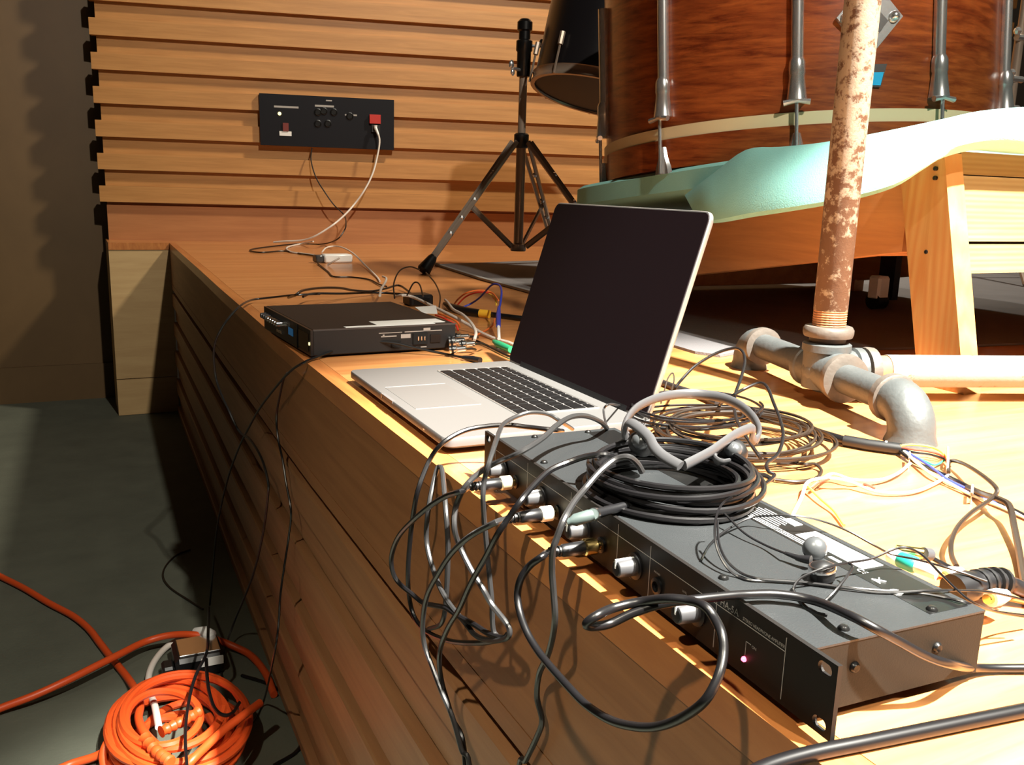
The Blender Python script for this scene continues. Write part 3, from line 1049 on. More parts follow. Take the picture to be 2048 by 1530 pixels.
# lid
LM = Matrix.Translation(Vector((LD - 0.012, 0, 0.0175))) @ Matrix(((math.cos(LA), 0, -math.sin(LA), 0), (0, 1, 0, 0), (math.sin(LA), 0, math.cos(LA), 0), (0, 0, 0, 1)))
LL = LD - 0.008
q = MB()
rows = []
for zz, i in ((-0.0085, 0.006), (-0.0075, 0.002), (-0.005, 0.0), (-0.0008, 0.0), (0.0, 0.0006)):
    rows.append([tuple(LM @ Vector((x, y, zz))) for x, y in rrect(i, i, LL - i, LW - i, 0.012)])
lid = lbuild(q.loft(rows, True), 'lid', 'alu_edge', sm=True)
lbuild(MB().prism(rrect(0.004, 0.0022, LL - 0.0022, LW - 0.0022, 0.010), 0.0, 0.0009, LM), 'screen', 'glass_black', lid)
lbuild(MB().prism([(0.0, 0.045), (0.009, 0.045), (0.009, LW - 0.045), (0.0, LW - 0.045)], -0.002, 0.0012, LM), 'hinge_cover', 'black_plastic')

# ------------------------------------------------------------------ headphone amplifier (19 inch rack unit)
AX, AY, AR = 0.0106, 0.3071, -0.0353
AZ = 0.0062
amp = thing('headphone_amplifier', 'black one-unit rack headphone amplifier with grey knobs at the stage edge', 'amplifier', (AX, AY, 0.0), AR)
AM = Matrix.Translation(Vector((AX, AY, 0))) @ Matrix.Rotation(AR, 4, 'Z')


def RL(x, y, z):
    v = AM @ Vector((x, y, z))
    return np.array(v)


def ab(mb, name, mt, parent=None, sm=False):
    return mb.build(name, mt, parent or amp, local=True, sm=sm)


AWD, AHT, ADP = 0.4826, 0.0437, 0.1346
# front panel with four real slots
pan_o = MB()
mg = 0.0225
hs_ = 0.0035


def face_with_slots(y0, y1):
    """panel ear between y0 and y1 with two oval slots, as a thick plate in local x 0..0.003"""
    yc = (y0 + y1) / 2
    n = 20
    for zc, za_, zb2 in ((AZ + 0.0060, AZ, AZ + AHT / 2), (AZ + AHT - 0.0060, AZ + AHT / 2, AZ + AHT)):
        inner, outer = [], []
        for j in range(n):
            a = 2 * math.pi * j / n
            ca, sa = math.cos(a), math.sin(a)
            iy = yc + hs_ * ca + (0.0016 if ca > 0 else -0.0016)
            iz = zc + hs_ * sa
            hy, hz0, hz1 = (y1 - y0) / 2, za_ - zc, zb2 - zc
            k = min(hy / abs(ca) if abs(ca) > 1e-6 else 9, (hz1 / sa if sa > 1e-6 else (hz0 / sa if sa < -1e-6 else 9)))
            inner.append((iy, iz))
            outer.append((yc + ca * k, zc + sa * k))
        # corners
        for cy in (y0, y1):
            for cz in (za_, zb2):
                j = min(range(n), key=lambda j: (outer[j][0] - cy) ** 2 + (outer[j][1] - cz) ** 2)
                outer[j] = (cy, cz)
        V = [(0, p[0], p[1]) for p in inner] + [(0, p[0], p[1]) for p in outer] + [(0.003, p[0], p[1]) for p in inner] + [(0.003, p[0], p[1]) for p in outer]
        Fc = []
        for j in range(n):
            k = (j + 1) % n
            Fc += [(j, k, n + k, n + j), (2 * n + j, 3 * n + j, 3 * n + k, 2 * n + k), (j, 2 * n + j, 2 * n + k, k), (n + j, n + k, 3 * n + k, 3 * n + j)]
        pan_o.add(V, Fc)


face_with_slots(0.0, 0.018)
face_with_slots(AWD - 0.018, AWD)
pan_o.box((0, 0.018, AZ), (0.003, AWD - 0.018, AZ + AHT))
panel = ab(pan_o, 'front_panel', 'amp_panel')
ab(MB().box((0.003, mg, AZ + 0.0012), (ADP, AWD - mg, AZ + 0.0410)), 'chassis', 'amp_side_shaded')
ab(MB().box((0.0031, mg - 0.0004, AZ + 0.0405), (ADP, AWD - mg + 0.0004, AZ + 0.0417)), 'lid', 'amp_top')
for x in (0.03, 0.115):
    for y in (0.05, AWD - 0.05):
        ab(MB().lathe((x, y, 0), (0, 0, 1), [(0.008, 0.0), (0.009, 0.002), (0.009, AZ + 0.0014)], 12), 'foot', 'rubber')
scr = MB().lathe((0, 0, 0), (0, 0, 1), [(0.0034, 0), (0.0034, 0.0008), (0.0022, 0.0022), (0.0008, 0.0024)], 10).mesh('screw', 'screw_dark', sm=True)
for x, y in ((0.012, 0.373), (0.013, 0.114), (0.036, 0.034), (0.104, 0.034), (0.040, 0.452), (0.099, 0.452), (0.013, 0.245)):
    put(scr, 'screw', amp, (x, y, AZ + 0.0417))
for x in (0.035, 0.098):
    put(scr, 'screw', amp, (x, mg, AZ + 0.0245), (math.pi / 2, 0, 0))
for y, red in ((0.433, 0), (0.350, 0), (0.271, 0), (0.196, 0), (0.121, 0)):
    z0 = AZ + 0.0185
    kn = ab(MB().lathe((0, y, z0), (-1, 0, 0), [(0.0070, 0), (0.0068, 0.003), (0.0062, 0.015), (0.0056, 0.0158)], 20), 'knob', 'knob_grey', sm=True)
    ab(MB().lathe((-0.0157, y, z0), (-1, 0, 0), [(0.0058, 0), (0.0050, 0.0008), (0.002, 0.001)], 20), 'knob_face', 'black_plastic', kn, sm=True)
    ab(MB().lathe((0, y, z0), (-1, 0, 0), [(0.0098, 0.0), (0.0098, 0.0015), (0.008, 0.0018)], 20), 'knob_skirt', 'black_plastic', kn, sm=True)
    ab(MB().box((-0.0171, y - 0.0007, z0 + 0.0005), (-0.002, y + 0.0007, z0 + 0.0072)), 'pointer', 'print_white', kn)
JY = (0.405, 0.320, 0.245, 0.167)
for y in JY:
    ab(MB().lathe((0, y, AZ + 0.0155), (-1, 0, 0), [(0.0062, 0), (0.0062, 0.0016), (0.0038, 0.0022), (0.0034, -0.006)], 16), 'jack', 'black_plastic', sm=True)
for y in (0.455, 0.381, 0.297, 0.222, 0.178, 0.102, 0.039):
    ab(MB().box((-0.0002, y - 0.00022, AZ + 0.003), (0.0005, y + 0.00022, AZ + 0.0405)), 'divider', 'print_grey', panel)
ab(MB().box((-0.0002, 0.039, AZ + 0.0318), (0.0005, 0.455, AZ + 0.0322)), 'divider', 'print_grey', panel)
ab(MB().lathe((0, 0.072, AZ + 0.0105), (-1, 0, 0), [(0.0017, 0), (0.0017, 0.001), (0.0009, 0.002)], 10), 'power_light', 'led_red')
ab(MB().lathe((0, 0.0885, AZ + 0.0015), (-1, 0, 0), [(0.0014, 0), (0.0014, 0.001), (0.0007, 0.0016)], 10), 'signal_light', 'led_dim')
ab(MB().box((-0.0002, 0.0718, AZ + 0.013), (0.0005, 0.0721, AZ + 0.022)).box((-0.0002, 0.0675, AZ + 0.0217), (0.0005, 0.0721, AZ + 0.022)), 'light_leader', 'print_grey', panel)
# lettering faces -x and reads along -y
TM = Matrix(((0, 0, -1, 0), (-1, 0, 0, 0), (0, 1, 0, 0), (0, 0, 0, 1)))


def ptext(t, y, z, size, mt='print_grey', sx=1.0):
    text_part(t, 'lettering', size, mt, panel, Matrix.Translation(Vector((-0.0003, y, AZ + z))) @ TM, sx=sx)


ptext('HA-5A', 0.0985, 0.0335, 0.0062)
ptext('STEREO HEADPHONE AMPLIFIER', 0.0765, 0.0336, 0.0030, sx=0.85)
ptext('ON', 0.0665, 0.0205, 0.0026)
for y in (0.205, 0.28, 0.36):
    ptext('VOL', y, 0.0065, 0.0020)
ptext('PHONES', 0.172, 0.0240, 0.0020)
ptext('LEVEL', 0.138, 0.0245, 0.0020)
# printed strip along the back of the lid
zt = AZ + 0.0417
ab(MB().box((0.098, 0.03, zt), (0.1295, AWD - 0.03, zt + 0.0002)), 'printed_strip', 'screw_dark')
lab = ab(MB().box((0.1085, 0.094, zt), (0.1270, 0.158, zt + 0.0005)), 'label', 'label_white')
ab(MB().box((0.1195, 0.172, zt), (0.1275, 0.186, zt + 0.0005)), 'label', 'label_white')
UM = Matrix(((0, 1, 0, 0), (-1, 0, 0, 0), (0, 0, 1, 0), (0, 0, 0, 1)))


def ttext(t, x, y, size, z=0.0006, mt='print_white', sx=1.0):
    text_part(t, 'lettering', size, mt, amp, Matrix.Translation(Vector((x, y, zt + z))) @ UM, sx=sx)


ttext('CE', 0.1035, 0.095, 0.0062)
xm = MB()
for a_, b_ in (((-0.003, -0.003), (0.003, 0.003)), ((-0.003, 0.003), (0.003, -0.003))):
    xm.tube([(0.1055 + a_[0], 0.0765 + a_[1], zt + 0.0004), (0.1055 + b_[0], 0.0765 + b_[1], zt + 0.0004)], 0.0005, 4)
xm.box((0.1022, 0.0728, zt), (0.1030, 0.080, zt + 0.0005))
ab(xm, 'bin_mark', 'print_white')
ab(MB().lathe((0.102, 0.0595, zt), (0, 0, 1), [(0.0042, 0), (0.0042, 0.0005)], 16), 'round_sticker', 'label_white')
for k in range(3):
    ab(MB().box((0.1005 + k * 0.0022, 0.126, zt), (0.1012 + k * 0.0022, 0.212, zt + 0.0004)), 'print_line', 'print_white')
for k in range(6):
    ab(MB().box((0.108 + k * 0.003, 0.176 + 0.002 * (k % 2), zt), (0.1088 + k * 0.003, 0.218 - 0.004 * (k % 3), zt + 0.0004)), 'print_line', 'print_white')
ab(MB().box((0.1015, 0.108, zt), (0.1045, 0.118, zt + 0.0004)), 'print_line', 'print_white')

# ------------------------------------------------------------------ audio interface
ifc = thing('audio_interface', 'black half-depth audio interface box with blue meter and white tape on top', 'audio interface', (0.0175, 1.466, 0.0), 0.045)


def ib(mb, name, mt, parent=None, sm=False):
    return mb.build(name, mt, parent or ifc, local=True, sm=sm)


IL, IDP, I0, I1 = 0.318, 0.262, 0.004, 0.0475
body = ib(MB().box((0.004, 0.0, I0), (IDP, IL, I1), bev=0.0015), 'chassis', 'black_matte')
ib(MB().box((0.0, 0.0006, I0), (0.005, IL - 0.0006, I1 - 0.0006)), 'front_panel', 'black_plastic')
for x in (0.03, 0.23):
    for y in (0.03, 0.29):
        ib(MB().lathe((x, y, 0), (0, 0, 1), [(0.008, 0), (0.008, I0 + 0.001)], 10), 'foot', 'rubber')
for k in range(8):
    y = IL - 0.02 - k * 0.0165
    kn = ib(MB().lathe((0.0, y, I1 - 0.0155), (-1, 0, 0), [(0.0055, 0), (0.005, 0.011), (0.003, 0.012)], 12), 'gain_knob', 'silver' if k > 2 else 'knob_grey', sm=True)
for k in range(3):
    ib(MB().box((-0.003, IL - 0.115 - k * 0.013, I0 + 0.010), (0.0, IL - 0.107 - k * 0.013, I0 + 0.015)), 'button', 'silver')
ib(MB().box((-0.0006, 0.108, I0 + 0.016), (0.0002, 0.138, I0 + 0.029)), 'meter', 'led_blue')
ib(MB().box((-0.0006, 0.012, I0 + 0.006), (0.0002, 0.072, I1 - 0.008)), 'display', 'glass_black')
ib(MB().box((0.0, 0.0785, I0 + 0.001), (-0.002, 0.0815, I1 - 0.002)), 'trim_bar', 'screw_dark')
ib(MB().lathe((-0.0005, 0.006, I0 + 0.02), (-1, 0, 0), [(0.0028, 0), (0.0028, 0.001)], 8), 'light', 'led_yellow')
ib(MB().box((0.062, 0.006, I1), (0.225, 0.019, I1 + 0.0006)), 'tape', 'label_white')
ib(MB().box((0.122, 0.019, I1), (0.250, 0.062, I1 + 0.0006)), 'tape', 'label_white')
ib(MB().box((0.0045, -0.0004, I1 - 0.002), (IDP, 0.003, I1 + 0.0003)), 'edge_trim', 'knob_grey')
# side wall print, fan slots and mains inlet
for x0, x1, z0, z1 in ((0.118, 0.160, 0.036, 0.0372), (0.165, 0.235, 0.036, 0.0375), (0.20, 0.213, 0.036, 0.042), (0.122, 0.150, 0.0295, 0.0315), (0.158, 0.176, 0.026, 0.033), (0.125, 0.128, 0.0295, 0.034), (0.195, 0.206, 0.008, 0.0095), (0.180, 0.188, 0.008, 0.0095)):
    ib(MB().box((x0, -0.0005, z0), (x1, 0.0005, z1)), 'side_print', 'print_grey')
inl = ib(MB().box((0.180, -0.003, 0.014), (0.207, 0.001, 0.034)), 'mains_inlet', 'dark_hole')
for x in (0.188, 0.194, 0.200):
    ib(MB().box((x, -0.0045, 0.021), (x + 0.002, -0.002, 0.028)), 'pin', 'silver', inl)
ib(MB().box((0.213, -0.002, 0.016), (0.232, 0.001, 0.03)), 'power_switch', 'black_plastic')
ib(MB().box((0.140, -0.0015, 0.010), (0.158, 0.001, 0.022)), 'vent', 'dark_hole')
# connectors on the back end
for k in range(5):
    y = 0.045 + k * 0.05
    c = ib(MB().lathe((IDP, y, 0.024), (1, 0, 0), [(0.010, 0), (0.010, 0.004), (0.007, 0.006), (0.007, 0.012)], 14), 'rear_connector', 'silver', sm=True)

# ------------------------------------------------------------------ cables plugged into the amplifier
PX = -1.0


def plug(root, base, mtring, L=0.047):
    """quarter-inch style plug standing out of the panel along local -x"""
    o = np.array(base)
    ax = RL(-1, 0, 0) - RL(0, 0, 0)
    MB().lathe(o, ax, [(0.0036, -0.004), (0.0036, 0.005)], 12).build('plug_tip', 'gold', root, sm=True)
    MB().lathe(o + ax * 0.005, ax, [(0.0050, 0), (0.0066, 0.001), (0.0066, 0.010), (0.0056, 0.011)], 14).build('plug_collar', mtring, root, sm=True)
    bd = MB().lathe(o + ax * 0.0148, ax, [(0.0046, 0), (0.0054, 0.001), (0.0050, 0.018), (0.0040, 0.020)], 14).build('plug_body', 'black_plastic', root, sm=True)
    for k in range(3):
        MB().lathe(o + ax * (0.0350 + k * 0.0035), ax, [(0.003, 0), (0.0042, 0.0004), (0.0042, 0.0020), (0.003, 0.0024)], 12).build('strain_relief_ring', 'rubber', bd, sm=True)
    MB().lathe(o + ax * 0.034, ax, [(0.0032, 0), (0.0027, 0.013)], 12).build('strain_relief', 'rubber', root, sm=True)
    return o + ax * L


hang = 'black cables looping over the stage edge'
cb = 'cable_black'
r1 = 0.0025
q1 = thing('headphone_cable', 'black cable on the farthest gold-collared plug of the amplifier', 'cable', tuple(RL(-0.01, 0.405, AZ)))
e = plug(q1, RL(0, JY[0], AZ + 0.0155), 'brass_ring')
P = [e] + fill([(925, 982, 'x', -0.050), (895, 991), (863, 1010), (828, 1039, 'x', -0.062), (798, 1072), (783.5, 1110), (785, 1142, 'x', -0.055), (798, 1166), (825, 1189), (848, 1206, 'x', -0.040), (889, 1215), (915, 1231), (948, 1249, 'x', -0.032), (977, 1267), (1006, 1276, 'x', -0.028), (1016, 1268, 'x', -0.024)])
MB().tube(smooth(P), r1, 8).build('cord', 'cable_black', q1, sm=True)
q2 = thing('headphone_cable', 'black cable on the middle cream-collared plug of the amplifier', 'cable', tuple(RL(-0.01, 0.320, AZ)))
e = plug(q2, RL(0, JY[1], AZ + 0.0155), 'wire_cream')
P = [e] + fill([(991, 1045, 'x', -0.052), (941, 1072), (904.5, 1105), (876, 1148, 'x', -0.060), (854, 1191.5), (845, 1246, 'x', -0.055), (848.5, 1289), (865, 1336), (883, 1383, 'x', -0.045), (904.5, 1433.6), (922.6, 1498.6, 'x', -0.035), (940, 1560, 'x', -0.03)])
P += [P[-1] + np.array([0, 0.0, -0.2]), np.array([-0.06, P[-1][1] + 0.02, ZF + 0.05]), np.array([-0.10, P[-1][1] + 0.08, ZF + 0.004]), np.array([-0.16, P[-1][1] + 0.2, ZF + 0.003])]
MB().tube(smooth(P), r1, 8).build('cord', 'cable_grey', q2, sm=True)
q3 = thing('headphone_cable', 'black cable on the nearest gold plug, looping low then across the amplifier top', 'cable', tuple(RL(-0.01, 0.245, AZ)))
e = plug(q3, RL(0, JY[2], AZ + 0.0155), 'gold')
P = [e] + fill([(1086, 1112, 'x', -0.045), (1060, 1131), (1042, 1157, 'x', -0.055), (1035, 1188), (1039, 1222), (1050, 1256, 'x', -0.060), (1065, 1285), (1089, 1319), (1139, 1376, 'x', -0.060), (1175.5, 1412), (1222.5, 1441), (1273, 1453.5, 'x', -0.058), (1320, 1452), (1367, 1433.6), (1410, 1401, 'x', -0.05), (1436, 1354), (1446.5, 1307, 'x', -0.036), (1443, 1267), (1428, 1235, 'x', -0.030), (1410, 1213), (1381, 1202, 'x', -0.032), (1338, 1197), (1284, 1203, 'x', -0.045), (1230, 1215), (1194, 1231, 'x', -0.075), (1173, 1247, 'x', -0.08), (1184, 1253, 'x', -0.076), (1219, 1247.5), (1266, 1226, 'x', -0.050), (1324, 1208), (1380, 1200, 'x', -0.022), (1454, 1192, 'z', 0.0555), (1500, 1189, 'z', 0.0545), (1558, 1189, 'z', 0.054), (1627, 1201, 'z', 0.054), (1696, 1229, 'y', 0.335), (1748, 1256, 'y', 0.3205), (1800, 1284, 'y', 0.316), (1852, 1312, 'y', 0.313), (1904, 1329, 'y', 0.312), (1956, 1336, 'z', 0.006), (2100, 1336, 'z', 0.004)])
MB().tube(smooth(P), r1 * 1.08, 10).build('cord', 'cable_black', q3, sm=True)

cable('cable', 'grey cable arching over the far end of the amplifier, then dangling in a loop', 'cable', [(1214, 856, 'z', 0.05), (1200, 843, 'z', 0.068), (1172, 832, 'z', 0.078), (1142, 834, 'z', 0.082), (1113, 851, 'z', 0.080), (1083, 878, 'z', 0.075), (1036, 907, 'z', 0.068), (981, 931, 'x', -0.012), (936, 966, 'x', -0.045), (913, 1010), (908.5, 1054, 'x', -0.055), (919, 1092), (942, 1139), (966, 1178, 'x', -0.04), (984, 1209.6), (1016.5, 1253, 'x', -0.03), (1013, 1276), (977, 1280, 'x', -0.03), (951.5, 1271), (933, 1249), (893, 1199, 'x', -0.035), (868, 1144), (853, 1080), (858, 1010, 'x', -0.03), (873, 943, 'x', -0.015), (879, 934, 'x', -0.012), (885, 945, 'x', -0.016), (892, 1025, 'x', -0.03), (896, 1100), (892, 1199), (883, 1246, 'x', -0.03), (858, 1258, 'x', -0.02)], r1, 'cable_grey', hang)
cable('cable', 'thin grey cable falling straight down past the far end of the amplifier', 'cable', [(1145, 858, 'z', 0.03), (1120, 842, 'd', 0.95), (1095, 828, 'd', 0.95), (1060, 825, 'd', 0.94), (1031, 834, 'd', 0.93), (1008, 847, 'd', 0.91), (1000, 860, 'z', 0.058), (990, 888, 'x', -0.014), (978, 925, 'x', -0.030), (969, 960), (966, 995, 'x', -0.035), (969, 1042), (975, 1113, 'x', -0.03), (983.5, 1201), (986, 1256, 'x', -0.028), (995, 1274, 'x', -0.026)], r1 * 0.9, 'cable_grey', hang)
cable('cable', 'black cable crossing the laptop corner before dropping over the stage edge', 'cable', [(1125, 862, 'z', 0.04), (1107, 860, 'z', 0.047), (1054, 854, 'd', 0.93), (1016, 850, 'd', 0.935), (966, 853.5, 'd', 0.935), (925, 863, 'd', 0.93), (886, 886, 'd', 0.92), (860, 919, 'x', -0.012), (836, 980, 'x', -0.03), (825, 1040), (820, 1083), (816, 1142, 'x', -0.03), (818, 1190), (828, 1232, 'x', -0.024), (852, 1262, 'x', -0.022), (900, 1282, 'x', -0.022), (955, 1286, 'x', -0.022), (1000, 1280, 'x', -0.022)], r1, 'cable_black', hang)
cable('cable', 'black cable leaving the coil and running down in front of the second knob', 'cable', [(1225, 912, 'z', 0.075), (1207, 908.5, 'z', 0.078), (1172, 913, 'z', 0.074), (1136, 925, 'z', 0.068), (1098, 942, 'z', 0.064), (1066, 972, 'x', -0.018), (1042, 1001, 'x', -0.035), (1019, 1033.5), (995, 1069, 'x', -0.05), (972, 1113), (942, 1166, 'x', -0.05), (919, 1217), (894, 1260, 'x', -0.045), (879, 1307), (883, 1361, 'x', -0.035), (904, 1434), (930, 1530, 'x', -0.03)], r1, 'cable_black', hang, drop=True)
cable('cable', 'pale grey cable dropping from the coil past the nearest gold plug', 'cable', [(1285, 945, 'z', 0.075), (1274.7, 927.6, 'z', 0.082), (1257, 914, 'z', 0.088), (1230.6, 919, 'z', 0.085), (1201, 942, 'z', 0.078), (1172, 975, 'z', 0.068), (1148, 1004, 'x', -0.012), (1127.6, 1039, 'x', -0.028), (1113, 1077.6, 'x', -0.034), (1105.6, 1101, 'x', -0.036), (1104, 1142), (1107, 1183), (1110, 1235, 'x', -0.03), (1104.6, 1277), (1094, 1314), (1078.5, 1348, 'x', -0.012), (1074, 1394), (1084, 1440.6, 'x', -0.008), (1073, 1476), (1052, 1520), (1035, 1560, 'x', -0.008)], r1, 'cable_grey', hang, drop=True)
cable('cable', 'thin grey cable standing up beside the laptop hinge', 'cable', [(1215, 858, 'z', 0.05), (1208, 830, 'd', 0.96), (1209, 815, 'd', 0.97), (1222, 808, 'd', 0.98), (1240, 811, 'z', 0.021)], 0.0012, 'cable_grey')
cable('cable', 'thick black cable lying across the near right deck corner', 'cable', [(1480, 1560, 'z', 0.0042), (1540, 1531, 'z', 0.0042), (1627, 1506), (1731, 1485), (1835, 1464), (1939, 1443), (2048, 1421), (2150, 1400, 'z', 0.0042)], 0.0041, 'cable_black', n=10)

# grey adapter resting on the panel edge, its lead running into the coil
ad = thing('adapter_plug', 'grey barrel adapter on a black lead resting over the middle amplifier knob', 'plug', tuple(at(1160, 1036, 'z', 0.05)))
A0, A1, A2, A3 = at(1134, 1045, 'x', -0.022), at(1187, 1029, 'x', -0.004), at(1252, 1011, 'z', 0.0535), at(1288, 1003, 'z', 0.0545)
MB().lathe(A0, A1 - A0, [(0.0025, 0.0), (0.003, 0.003), (0.0046, 0.006), (0.0046, np.linalg.norm(A1 - A0) - 0.003), (0.0036, np.linalg.norm(A1 - A0))], 14).build('barrel', 'plug_grey', ad, sm=True)
MB().lathe(A1, A2 - A1, [(0.005, 0), (0.005, 0.0025), (0.0036, 0.003)], 14).build('ring', 'silver', ad, sm=True)
MB().tube([A1 + (A2 - A1) * 0.08, A2, A3], [0.0038, 0.0032, 0.0025], 12).build('body', 'black_plastic', ad, sm=True)
for k in range(3):
    q = A2 + (A3 - A2) * (0.1 + 0.28 * k)
    MB().lathe(q, A3 - A2, [(0.0025, 0), (0.0037, 0.0004), (0.0037, 0.002), (0.0025, 0.0024)], 12).build('strain_relief_ring', 'rubber', ad, sm=True)
MB().tube(smooth([A3] + fill([(1340, 988, 'd', 0.75), (1400, 972, 'd', 0.77), (1460, 962, 'd', 0.80), (1520, 950, 'd', 0.83), (1545, 960, 'd', 0.84)])), r1, 8).build('cord', 'cable_black', ad, sm=True)

# ------------------------------------------------------------------ coils
def coil_path(c, rx, ry, turns, z0, z1, jit, seed, rot=0.0, per=22):
    rs = np.random.RandomState(seed)
    n = int(turns * per)
    out = []
    ph = rs.uniform(0, 6.28, (int(turns) + 2, 3))
    sc = 1 + rs.uniform(-jit, jit, int(turns) + 2)
    off = rs.uniform(-jit, jit, (int(turns) + 2, 2)) * rx * 0.8
    zz = np.sort(rs.uniform(z0, z1, int(turns) + 2))
    rs.shuffle(zz[1:-1]) if False else None
    til = rs.uniform(-1, 1, (int(turns) + 2, 2)) * (z1 - z0) * 0.18
    for i in range(n):
        t = i / per
        k = int(t)
        f = t - k
        f = f * f * (3 - 2 * f)
        s1 = sc[k] * (1 - f) + sc[k + 1] * f
        ox = off[k] * (1 - f) + off[k + 1] * f
        zb = zz[k] * (1 - f) + zz[k + 1] * f
        tl = til[k] * (1 - f) + til[k + 1] * f
        a = 2 * math.pi * (t - k) + rot
        x, y = rx * s1 * math.cos(a), ry * s1 * math.sin(a)
        out.append(np.array([c[0] + x + ox[0], c[1] + y + ox[1], max(z0, zb + tl[0] * math.cos(a) + tl[1] * math.sin(a))]))
    return out


cc = RL(0.074, 0.268, 0)
c1 = MB().tube(smooth(coil_path(cc, 0.061, 0.064, 17, AZ + 0.0445, AZ + 0.066, 0.14, 3), 2), 0.0024, 7).build('cable_coil', 'cable_black', sm=True)
tag(c1, 'fat coil of black cable heaped on the amplifier top', 'cable coil')
cc2 = at(1478, 893, 'z', 0.0)
c2 = MB().tube(smooth(coil_path(cc2, 0.088, 0.085, 9, 0.0025, 0.030, 0.18, 11), 2), 0.0019, 6).build('cable_coil', 'cable_brown', sm=True)
tag(c2, 'loose coil of thin brown-black cable on the deck behind the amplifier', 'cable coil')
cc3 = at(1390, 862, 'z', 0.0)
c3 = MB().tube(smooth(coil_path(cc3, 0.075, 0.06, 6, 0.0025, 0.034, 0.25, 23), 2), 0.0016, 6).build('cable_coil', 'cable_black', sm=True)
tag(c3, 'tangle of thin black leads between the laptop hinge and the neckband', 'cable coil')

# ------------------------------------------------------------------ neckband headphones
nb = thing('neckband_headphones', 'grey neckband headphones perched on the black cable coil', 'headphones', tuple(at(1380, 940, 'z', 0.06)))
D = lambda pts: crop(1150, 680, 3.7236, pts)
arc = fill(D([(385, 722, 'd', 0.785), (366, 680, 'd', 0.79), (370, 630, 'd', 0.80), (405, 560, 'd', 0.82), (480, 490, 'd', 0.85), (620, 430, 'd', 0.885), (800, 402, 'd', 0.905), (950, 405, 'd', 0.905), (1100, 432, 'd', 0.89), (1230, 490, 'd', 0.865), (1320, 570, 'd', 0.84), (1368, 660, 'd', 0.82), (1362, 725, 'd', 0.81), (1340, 752, 'd', 0.805)]))
MB().tube(smooth(arc, 5), 0.0048, 10, flat=0.5, flatdir=(0.2, 0.0, 1.0)).build('band', 'grey_band', nb, sm=True)
for nm, pts in (('ear_arm', [(383, 722, 'd', 0.785), (376, 650, 'd', 0.778), (410, 615, 'd', 0.770), (490, 665, 'd', 0.755), (552, 728, 'd', 0.742), (590, 800, 'd', 0.728), (660, 866, 'd', 0.716), (785, 938, 'd', 0.700)]),
                ('ear_arm', [(1342, 752, 'd', 0.805), (1318, 720, 'd', 0.798), (1325, 668, 'd', 0.794), (1290, 662, 'd', 0.788), (1190, 706, 'd', 0.770), (1090, 775, 'd', 0.750), (1000, 838, 'd', 0.732), (815, 935, 'd', 0.702)]),
                ('ear_hook', [(1085, 790, 'd', 0.752), (1045, 830, 'd', 0.745), (1042, 880, 'd', 0.738), (1080, 910, 'd', 0.735), (1130, 905, 'd', 0.745)])):
    MB().tube(smooth(fill(D(pts)), 5), 0.0044, 10, flat=0.5).build(nm, 'grey_band', nb, sm=True)
for px, d_ in (((500, 770), 0.765), ((1180, 830), 0.775)):
    c = at(*D([px])[0], 'd', d_)
    MB().ball(c, 0.014, 14, (0.8, 1.0, 0.8)).build('ear_pad', 'rubber', nb, sm=True)
    MB().ball(c + np.array([-0.006, -0.006, 0.004]), 0.009, 12, (0.8, 1.0, 0.8)).build('ear_cup', 'bud_grey', nb, sm=True)

# arching cables behind the neckband
cable('cable', 'black cable arching high between the laptop screen and the pipe elbow', 'cable', D([(660, 520, 'z', 0.004), (740, 370, 'd', 1.13), (800, 290, 'd', 1.14), (900, 190, 'd', 1.15), (1050, 100, 'd', 1.15), (1180, 62, 'd', 1.14), (1245, 85, 'd', 1.12), (1265, 160, 'd', 1.10), (1240, 270, 'd', 1.06), (1195, 400, 'd', 1.02), (1185, 500, 'd', 0.99), (1215, 620, 'd', 0.95), (1300, 760, 'd', 0.90), (1380, 880, 'd', 0.86)]), 0.0019, 'cable_black', 'arching cables behind the amplifier')
cable('cable', 'black cable arching low just left of the pipe elbow', 'cable', D([(1050, 500, 'z', 0.006), (1150, 430, 'd', 1.02), (1250, 370, 'd', 1.03), (1370, 322, 'd', 1.03), (1430, 350, 'd', 1.015), (1480, 470, 'd', 0.985), (1530, 600, 'd', 0.95), (1550, 720, 'd', 0.92), (1510, 850, 'd', 0.89), (1430, 920, 'd', 0.87), (1440, 980, 'd', 0.85), (1485, 1010, 'd', 0.845), (1400, 1080, 'd', 0.82), (1300, 1110, 'd', 0.80)]), 0.0019, 'cable_black', 'arching cables behind the amplifier')
cable('cable', 'thin black lead hooping beside the lower right laptop screen corner', 'cable', D([(640, 470, 'd', 1.02), (660, 400, 'd', 1.04), (690, 290, 'd', 1.06), (725, 245, 'd', 1.07), (738, 290, 'd', 1.06), (720, 370, 'd', 1.04), (690, 440, 'd', 1.02)]), 0.0009, 'cable_brown')
cable('cable', 'black lead ending in a small knot right of the brown coil', 'cable', D([(1500, 915, 'z', 0.005), (1650, 920, 'z', 0.006), (1720, 925, 'z', 0.008), (1790, 925, 'z', 0.006), (1835, 975, 'z', 0.003), (1790, 1030, 'z', 0.003), (1650, 1055, 'z', 0.003), (1490, 1040, 'z', 0.003)]), 0.0018, 'cable_brown')
cable('cable', 'flat black strap lying behind the laptop hinge', 'cable', D([(640, 310, 'z', 0.006), (760, 355, 'z', 0.006), (900, 400, 'z', 0.006), (1060, 470, 'z', 0.006)]), 0.0045, 'black_matte')

